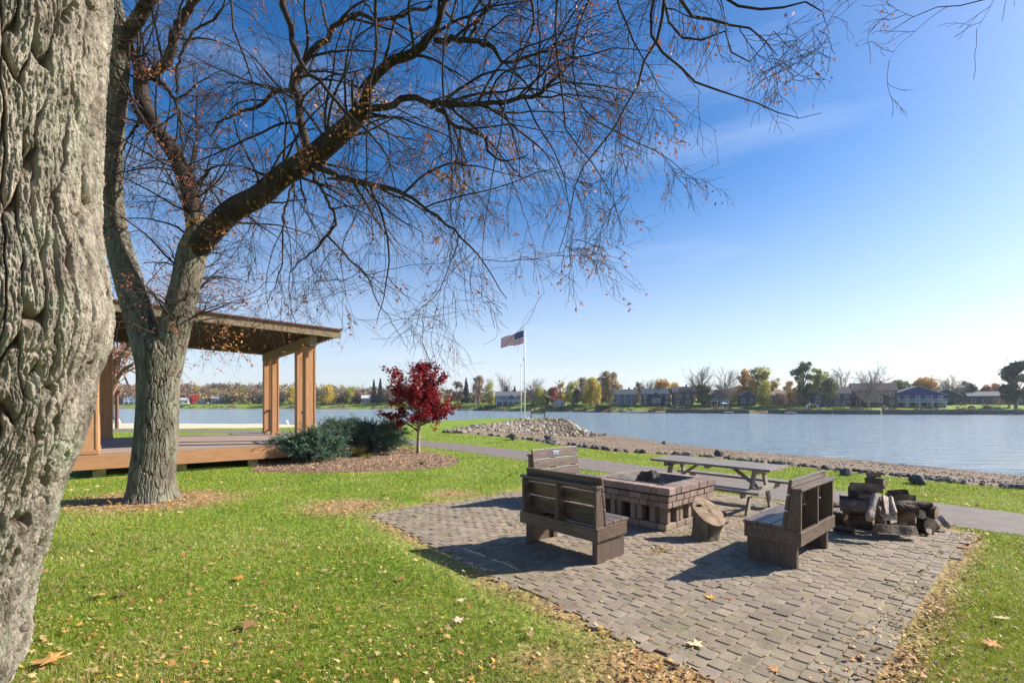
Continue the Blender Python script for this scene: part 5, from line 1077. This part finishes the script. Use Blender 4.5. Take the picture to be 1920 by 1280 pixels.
    for s in range(st):
        z = (.5 if st == 1 else (.24, .74)[s])*e*1.0
        for k in range(nw):
            x = -W/2+W*(k+.5)/nw
            if roof == 'porch' and abs(x-(0 if i != 11 else W*.15)) < W*.22: continue
            big = (k+s+i) % 3 == 0; ww = 1.7 if big else 1.0; hh = min(1.3, e*.3)
            m = MB(); m.box((x, fy, z), (ww+.22, .08, hh+.22)); f_ = m.build('window', trimw if (wc[2] > .1 or i in (4, 1, 7)) else wl, t); m = MB(); m.box((x, fy-.05, z), (ww, .05, hh)); m.build('pane', glass, f_)
    if deck:
        zd = e*.42; m = MB(); m.box((0, -1.5, zd), (W*.95, 2.8, .2)); dk = m.build('deck', trimw if i in (3, 8, 11) else wl, t)
        m = MB(); m.box((0, -2.85, zd+.95), (W*.95, .08, .1))
        for k in range(int(W*2)): m.box((-W*.47+k*.5, -2.85, zd+.5), (.06, .05, .85))
        m.build('railing', trimw, dk)
        for k in range(5): m = MB(); m.box((-W*.45+k*W*.9/4, -2.7, zd/2-.6), (.22, .22, zd+1.1)); m.build('deck_post', trimw, dk)
for i, hh_ in enumerate(HOUSES): house(*hh_, i)
# trees on the far shore
def ftree(px, ytop, wpx, beyond, kind, c1, c2, lab, i, name, grp=None):
    b_ = far_base(px, beyond); D = b_.y; H = P(px, ytop, D).z-b_.z; W = wpx/FPX*D/2; r_ = np.random.default_rng(500+i); t = empty(name, b_, 0, lab, 'tree', grp)
    bk = bpy.data.materials.get('far_bark') or M('far_bark', (.13, .1, .085), (.25, .2, .17), 1)
    pale = bpy.data.materials.get('far_pale_twig') or M('far_pale_twig', (.24, .19, .17), (.34, .28, .26), 1)
    tr = smooth_path([(0, 0, -.3, H*.03), (r_.normal(0, .02)*H, 0, H*.3, H*.024), (r_.normal(0, .04)*H, 0, H*.6, H*.014), (0, 0, H*.93, H*.004)], 12)
    m = MB(); m.tube(tr[:, :3], tr[:, 3], 8); m.build('trunk', bk, t, smooth=True); fm_ = leafmat('far_leaf_%d' % i, c1, c2, .5, trans=.25)
    if kind == 'cone':
        n = 1500; u = r_.random(n)**.6; rr = W*(1-(1-u))*r_.uniform(.5, 1, n); z = H*(1-u*.93); az = r_.uniform(0, 6.283, n); lay = .5+.5*np.abs(np.sin(u*22)); rr *= .65+.35*lay
        c = np.stack([np.cos(az)*rr, np.sin(az)*rr, z], 1); v, f = leafcloud(c, n, H*.07, r_, .4); m = MB(); m.add(v, f); m.build('foliage', fm_, t); return
    if kind == 'bare':
        P1, R1 = spawn(tr[None, :, :3], tr[None, :, 3], 30, .12, .8, H*.55, 10, .75, .07, .03, .6, .2, None, r_)
        P2, R2 = spawn(P1, R1, 260, .2, 1, H*.24, 7, .5, .12, .03, .6, .3, None, r_); P3, R3 = spawn(P2, R2, 1300, .2, 1, H*.12, 5, .5, .12, .02, .7, .4, None, r_)
        zs = H/max(np.percentile(P3[..., 2], 99), .1)
        for q_ in (P1, P2, P3): q_[..., 2] *= zs
        m = MB()
        for P_, R_, s in ((P1, R1, 5), (P2, R2, 3), (P3, R3, 3)): v, f = tubes(P_, np.maximum(R_, .022), s); m.add(v*np.array([max(.6, min(1.4, W/(H*.42))), 1, 1]), f)
        m.build('branches', pale, t)
        if c1[0] > .12: k = P3[:, -1]; v, f = leafcloud(k[r_.integers(0, len(k), 500)]+r_.normal(0, .2, (500, 3)), 500, H*.02, r_); m = MB(); m.add(v, f); m.build('foliage', fm_, t)
        return
    P1, R1 = spawn(tr[None, :, :3], tr[None, :, 3], 18, .2, .9, H*.42, 8, .75, .09, .03, .6, .2, None, r_); m = MB(); v, f = tubes(P1, R1, 5); m.add(v, f); m.build('branches', bk, t)
    nb = 34; az = r_.uniform(0, 6.283, nb); u = r_.uniform(.22, .95, nb); prof = np.sqrt(np.clip(1-((u-.55)/.5)**2, .05, 1)); rad = prof*r_.uniform(.2, 1, nb)
    if kind == 'ragged': rad *= r_.uniform(.6, 1.25, nb); 
    cc = np.stack([np.cos(az)*rad*W*.8, np.sin(az)*rad*W*.8, u*H], 1); br = (.26 if kind != 'ragged' else .19)*W*r_.uniform(.7, 1.5, nb)
    n = 4600 if wpx > 35 else 3000; k = r_.integers(0, nb, n); d = r_.normal(0, 1, (n, 3)); d /= np.linalg.norm(d, axis=1, keepdims=True); c = cc[k]+d*(br[k]*r_.uniform(.5, 1.25, n))[:, None]*np.array([1.1, 1.1, .95])
    if kind == 'willow': c[:, 2] -= r_.exponential(.07, n)*H*(rad[k] > .4)
    c = c[c[:, 2] > H*.08]; v, f = leafcloud(c, len(c), W*.12+.14, r_); m = MB(); m.add(v, f); m.build('foliage', fm_, t)
YE = ((.44, .32, .05), (.7, .54, .1)); YG = ((.3, .29, .05), (.5, .46, .09)); TN = ((.3, .21, .12), (.48, .36, .21)); BR = ((.2, .13, .09), (.34, .23, .16)); DG = ((.02, .045, .03), (.05, .09, .055)); RB = ((.28, .09, .06), (.42, .17, .1)); OR = ((.46, .25, .06), (.68, .42, .11)); GR = ((.09, .12, .045), (.2, .22, .09)); RD = ((.45, .03, .03), (.65, .08, .05)); NO = ((.05, .04, .03), (.06, .05, .04))
TREES = [
 (364, 741, 18, 16, 'round', RD, 'bright scarlet tree on the far shore behind the pavilion deck'), (612, 720, 34, 14, 'willow', YE, 'yellow-green willow just right of the pavilion on the far shore'), (548, 722, 26, 15, 'willow', YE, 'yellow willow seen between the pavilion posts'),
 (523, 728, 24, 12, 'bare', NO, 'pale-limbed bare tree seen between the pavilion posts'), (655, 727, 24, 22, 'round', YG, 'olive-yellow tree left of the low pale-roofed shelter'), (632, 724, 28, 30, 'bare', BR, 'brown leafless tree right of the yellow-green willow'),
 (675, 722, 30, 34, 'bare', BR, 'tall brown leafless tree behind the pale-roofed shelter'), (701, 711, 15, 16, 'cone', DG, 'dark conifer, left one of the close pair left of the red maple'), (713, 709, 16, 18, 'cone', DG, 'dark conifer, right one of the close pair left of the red maple'),
 (748, 708, 20, 20, 'cone', DG, 'dark conifer half hidden behind the red maple crown'), (728, 720, 18, 16, 'round', BR, 'reddish brown tree between the dark conifers'), (874, 708, 20, 26, 'cone', DG, 'lone dark conifer right of the red maple'),
 (858, 716, 30, 20, 'ragged', BR, 'brown tree just right of the red maple crown'), (898, 704, 30, 24, 'ragged', TN, 'tan ragged tree right of the lone dark conifer'), (918, 711, 22, 22, 'willow', YG, 'olive tree left of the grey-blue house'), (890, 718, 12, 6, 'round', BR, 'slim brown tree standing on the green bank'),
 (946, 701, 30, 40, 'bare', NO, 'tall bare tree behind the grey-blue house'), (950, 722, 14, 30, 'cone', DG, 'small dark conifer behind the grey-blue house roof'), (965, 723, 14, 30, 'cone', DG, 'squat dark conifer left of the flagpole'),
 (1000, 711, 44, 22, 'bare', TN, 'wide bare tan tree right of the flagpole'), (1012, 726, 26, 12, 'willow', YG, 'low yellowish tree beside the flagpole'), (1037, 726, 26, 16, 'round', RB, 'rust-red tree behind the small white summerhouse'), (1052, 711, 20, 24, 'ragged', YE, 'golden ragged tree above the summerhouse'),
 (1073, 715, 34, 13, 'round', YG, 'broad olive tree right of the summerhouse'), (1081, 727, 16, 10, 'round', GR, 'dark green rounded tree under the broad olive one'), (1108, 712, 40, 15, 'willow', YE, 'broad yellow willow left of the dark boathouse'), (1120, 722, 20, 9, 'willow', YE, 'small yellow willow over the dark boathouse'),
 (1142, 696, 46, 30, 'round', TN, 'tallest tan-brown spreading tree left of the teal-blue house'), (1092, 708, 24, 40, 'round', BR, 'dark reddish tree behind the yellow willow'), (1198, 716, 22, 30, 'ragged', BR, 'brown tree between the two teal houses'), (1240, 715, 40, 40, 'round', OR, 'orange-gold tree behind the gabled teal house'), (1262, 718, 30, 44, 'round', YE, 'yellow tree left of the grey-brown house'),
 (1214, 712, 26, 60, 'bare', NO, 'hazy bare tree behind the gabled teal house'), (1316, 687, 54, 20, 'bare', NO, 'largest fan-shaped bare tree behind the shore houses'), (1318, 722, 36, 14, 'ragged', GR, 'dark green ivy-like tree under the fan-shaped bare one'), (1362, 692, 42, 16, 'bare', TN, 'bare tree with brownish twigs left of the navy cottage'),
 (1396, 692, 40, 26, 'ragged', OR, 'orange-green tree above the navy cottage'), (1426, 689, 46, 28, 'round', YG, 'tall yellow-green tree right of the navy cottage'), (1432, 716, 34, 12, 'willow', YG, 'low green willow right of the navy cottage'), (1452, 708, 30, 30, 'ragged', YE, 'yellow half-bare tree over the tan house'),
 (1481, 713, 24, 14, 'round', OR, 'compact orange tree in front of the tan house'), (1462, 736, 24, 9, 'round', BR, 'brown bush-like tree in front of the tan house'), (1506, 677, 44, 22, 'ragged', GR, 'tallest ragged green tree on the right shore'), (1536, 690, 40, 20, 'ragged', YG, 'ragged olive tree right of the tallest one'), (1555, 706, 34, 15, 'round', GR, 'green tree above the dark slate house'),
 (1580, 690, 46, 26, 'bare', NO, 'bare tree above the right end of the dark slate house'), (1597, 722, 24, 24, 'ragged', TN, 'brownish thicket tree between slate and sunroom houses'), (1628, 687, 52, 11, 'bare', NO, 'slender bare tree standing before the sunroom house'), (1692, 713, 40, 40, 'round', GR, 'green tree behind the deep blue house'), (1668, 718, 26, 50, 'ragged', GR, 'green tree between the sunroom house and deep blue house'),
 (1733, 709, 46, 36, 'round', OR, 'orange-gold tree above the deep blue house'), (1777, 702, 48, 34, 'bare', NO, 'bare tree right of the orange-gold one'), (1817, 714, 27, 34, 'round', DG, 'round dark green tree right of the low gabled house'), (1848, 721, 22, 44, 'round', RB, 'reddish rounded tree, left one of a pair behind the long grey house'), (1868, 719, 24, 46, 'round', RB, 'reddish rounded tree, right one of a pair behind the long grey house'),
 (1904, 678, 58, 8, 'ragged', DG, 'big dark blue-green tree at the right edge of the picture'), (1893, 716, 40, 12, 'ragged', BR, 'grey-brown leafy tree beneath the big dark one at the right edge')]
for i, (px, yt, wp, by, kd, cc, lab) in enumerate(TREES): ftree(px, yt, wp, by, kd, cc[0], cc[1], lab, i, {'cone': 'conifer', 'bare': 'bare_tree', 'willow': 'willow'}.get(kd, 'broadleaf_tree'))
# continuous woods behind
def woods():
    r_ = np.random.default_rng(321); m = MB(); tw = MB()
    pal = np.array([(.24, .115, .07), (.2, .11, .08), (.3, .19, .1), (.2, .14, .1), (.33, .27, .08), (.24, .22, .07), (.17, .14, .1), (.12, .14, .06)])
    # left hill
    n = 900; px = r_.uniform(-120, 860, n); by = 24+r_.random(n)**1.9*300; Hh = r_.uniform(7, 11.5, n)*np.clip(.55+by/120, 0, 1)
    keep = (r_.random(n) < np.clip((900-px)/200, .1, 1)); px, by, Hh = px[keep], by[keep], Hh[keep]
    px2 = r_.uniform(860, 2050, 420); by2 = r_.uniform(45, 120, 420); H2 = r_.uniform(4.5, 8, 420)
    for k, (p_, b_, h_) in enumerate(list(zip(px, by, Hh))+list(zip(px2, by2, H2))):
        D = float(shoreD(p_))+b_; x = (p_-960)/FPX*D; z = T1(x, D); W = h_*.42; nn = 90; c = r_.normal(0, 1, (nn, 3)); c /= np.linalg.norm(c, axis=1, keepdims=True); c *= r_.uniform(.55, 1.1, (nn, 1)); c = c*np.array([W, W, h_*.46])+np.array([x, D, z+h_*.52])
        col = pal[r_.choice(8, p=[.17, .16, .15, .18, .1, .1, .09, .05] if p_ < 860 else [.03, .12, .15, .3, .08, .1, .15, .07])]*r_.uniform(.75, 1.2)
        v, f = leafcloud(c, nn, 1.7, r_, 0, .8); m.add(v, f, 0, np.repeat(col*r_.uniform(.75, 1.25, (nn, 1)), 4, 0))
        if k % 3 == 0: pts = np.array([[(x, D-W*.3, z), (x+r_.normal(0, .4), D-W*.3, z+h_)]]); v, f = tubes(pts, np.array([[.16, .04]]), 4); m.add(v, f, 0, (.22, .17, .14))
    tag(m.build('woodland', leafmat('woodland_leaf', (.85, .85, .85), (1.1, 1.1, 1.1), .3, attr='Col', trans=.2)), 'far-off autumn woods covering the hill behind the lake', 'woods', kind='stuff')
    # shrubs along the far bank
    m = MB(); pal = np.array([(.1, .1, .04), (.2, .14, .08), (.06, .07, .035), (.3, .23, .1), (.12, .09, .07)])
    for _ in range(330):
        p_ = r_.uniform(-60, 2000); b_ = r_.choice([r_.uniform(2.5, 6), r_.uniform(10, 20)]); D = float(shoreD(p_))+b_; x = (p_-960)/FPX*D; z = T1(x, D); s = r_.uniform(.4, 1.3)*(1.5 if 560 < p_ < 880 else 1); nn = 40
        c = r_.normal(0, .45, (nn, 3))*np.array([1.8, 1, .7])*s+np.array([x, D, z+.35*s]); v, f = leafcloud(c, nn, .55*s, r_, 0, .8); m.add(v, f, 0, np.repeat(pal[r_.integers(0, 5)]*r_.uniform(.7, 1.3, (nn, 1)), 4, 0))
    tag(m.build('shoreline_scrub', bpy.data.materials['woodland_leaf']), 'low brown and green scrub along the far bank', 'scrub', kind='stuff')
woods()
def shore_things():
    dk = M('seawall_dark', (.05, .05, .055), (.12, .115, .11), 1.2, .9, .6, 3, bdist=.1)
    for k, (q0, q1, h, lab) in enumerate(((1248, 1405, 1.15, 'dark retaining wall below the grey-brown and balcony houses'), (1440, 1650, 1.2, 'dark retaining wall with a pale cap left of the deep blue house'), (1655, 2010, 1.35, 'dark retaining wall running along the bright lawn at the far right'))):
        m = MB(); cp = MB(); pxs = np.linspace(q0, q1, 14); pts = [((p-960)/FPX*(float(shoreD(p))+.9), float(shoreD(p))+.9) for p in pxs]; o = Vector((*pts[0], WZ))
        for a_, b_ in zip(pts, pts[1:]): m.bar((a_[0], a_[1], WZ+h/2), (b_[0], b_[1], WZ+h/2), .4, h+.6); cp.bar((a_[0], a_[1]-.03, WZ+h+.36), (b_[0], b_[1]-.03, WZ+h+.36), .5, .1)
        t = empty('seawall', o, 0, lab, 'wall'); 
        for q, nm, mt in ((m, 'wall_face', dk), (cp, 'coping', M('coping_%d' % k, (.3, .3, .29), (.42, .41, .39), 2))): q.v = [v-np.array(tuple(o), np.float32) for v in q.v]; q.build(nm, mt, t)
    dm = M('dock_grey', (.42, .4, .36), (.6, .57, .52), 2, .85)
    for px, wd, lab in ((1195, 8, 'wide pale dock below the gabled teal house'), (1236, 3.2, 'small pale dock right of the wide one'), (1108, 3, 'narrow dock left of the dark boathouse'), (872, 4, 'pale dock below the green bank'), (1482, 3, 'small white dock below the orange tree'), (1366, 3, 'small dock under the balcony house'), (420, 7, 'grey dock on the far left shore')):
        D = float(shoreD(px))-1.2; b_ = Vector(((px-960)/FPX*D, D, WZ)); t = empty('dock', b_, -math.atan2(b_.x, b_.y)*.6, lab, 'dock'); m = MB(); m.box((0, 0, .55), (wd, 4.2, .16)); m.build('deck', dm, t)
        for s in (-1, 1):
            for q in (-1.8, 1.4): m = MB(); m.box((s*(wd/2-.2), q, .1), (.16, .16, 1.2)); m.build('pile', dm, t)
    # boathouses, arbour, parasol
    for px, by, wd, h, lab in ((1131, 3.2, 6.8, 3.4, 'dark-roofed open boathouse at the waterline below the tall tan tree'), (919, 3.2, 6.2, 2.6, 'low dark-roofed boat shelter left of the grey-blue house')):
        b_ = far_base(px, by); t = empty('boathouse', b_, -math.atan2(b_.x, b_.y)*.6, lab, 'boathouse'); rm = M('boathouse_roof_%d' % px, (.13, .11, .1), (.22, .19, .17), 3); pm = M('boathouse_post_%d' % px, (.1, .09, .08))
        m = MB()
        for s in (-1, 1): m.prism([(s*(wd/2+.5), -2.4, h*.62), (0, -2.4, h), (0, -2.4, h+.15), (s*(wd/2+.5), -2.4, h*.62+.17)], (0, 5, 0))
        m.build('roof', rm, t)
        for s in (-1, 1):
            for y in (-2, 2): m = MB(); m.box((s*wd*.44, y, h*.3), (.25, .25, h*.7)); m.build('post', pm, t)
        m = MB(); m.box((0, 2.2, h*.3), (wd*.88, .1, h*.6)); m.build('rear_wall', pm, t)
    b_ = far_base(1523, 4); t = empty('arbour', b_, 0, 'white garden arbour on the lawn before the dark slate house', 'arbour'); m = MB()
    for k in range(8): a0_, a1_ = math.pi*k/8, math.pi*(k+1)/8; m.bar((-2*math.cos(a0_), 0, 1.7+.55*math.sin(a0_)), (-2*math.cos(a1_), 0, 1.7+.55*math.sin(a1_)), .5, .12)
    m.build('arch', trimw, t)
    for s in (-1, 1): m = MB(); [m.box((s*2+q, 0, .85), (.1, .1, 1.75)) for q in (-.3, 0, .3)]; m.build('post', trimw, t)
    b_ = far_base(1357, 8); t = empty('parasol', b_, 0, 'pale blue garden parasol below the balcony house', 'parasol'); m = MB(); m.tube([(0, 0, 0), (0, 0, 2.4)], [.04, .04], 6); m.build('pole', trimw, t); m = MB(); m.tube([(0, 0, 2.0), (0, 0, 2.05), (0, 0, 2.6)], [1.6, 1.6, .05], 10); m.build('canopy', M('parasol_blue', (.3, .45, .6)), t)
    for px, lab in ((1822, 'round clipped bush on the bright lawn, left one'), (1851, 'round clipped bush on the bright lawn, right one')):
        b_ = far_base(px, 5); r_ = np.random.default_rng(px); nn = 400; c = r_.normal(0, 1, (nn, 3)); c /= np.linalg.norm(c, axis=1, keepdims=True); c = c*.95*r_.uniform(.8, 1.05, (nn, 1))+np.array([0, 0, .8]); v, f = leafcloud(c, nn, .3, r_); t = empty('round_bush', b_, 0, lab, 'bush'); m = MB(); m.add(v, f, 0, (.1, .07, .06)); m.build('foliage', bpy.data.materials['woodland_leaf'], t); m = MB(); m.tube([(0, 0, -.1), (0, 0, .8)], [.08, .05], 6); m.build('stem', bpy.data.materials['far_bark'], t)
shore_things()

# ------------------------------------------------------------------ haze
hm = bpy.data.materials.new('haze_air'); hm.use_nodes = True; hn = hm.node_tree; hn.nodes.clear(); ho = hn.nodes.new('ShaderNodeOutputMaterial'); hv = hn.nodes.new('ShaderNodeVolumePrincipled')
hv.inputs['Color'].default_value = (.86, .92, 1, 1); hv.inputs['Density'].default_value = .00016; hv.inputs['Anisotropy'].default_value = .3; hn.links.new(hv.outputs[0], ho.inputs['Volume'])
m = MB(); m.box((0, 300, 14), (3700, 4100, 44)); tag(m.build('haze', hm), 'thin pale autumn haze over the lake', 'haze', kind='stuff')
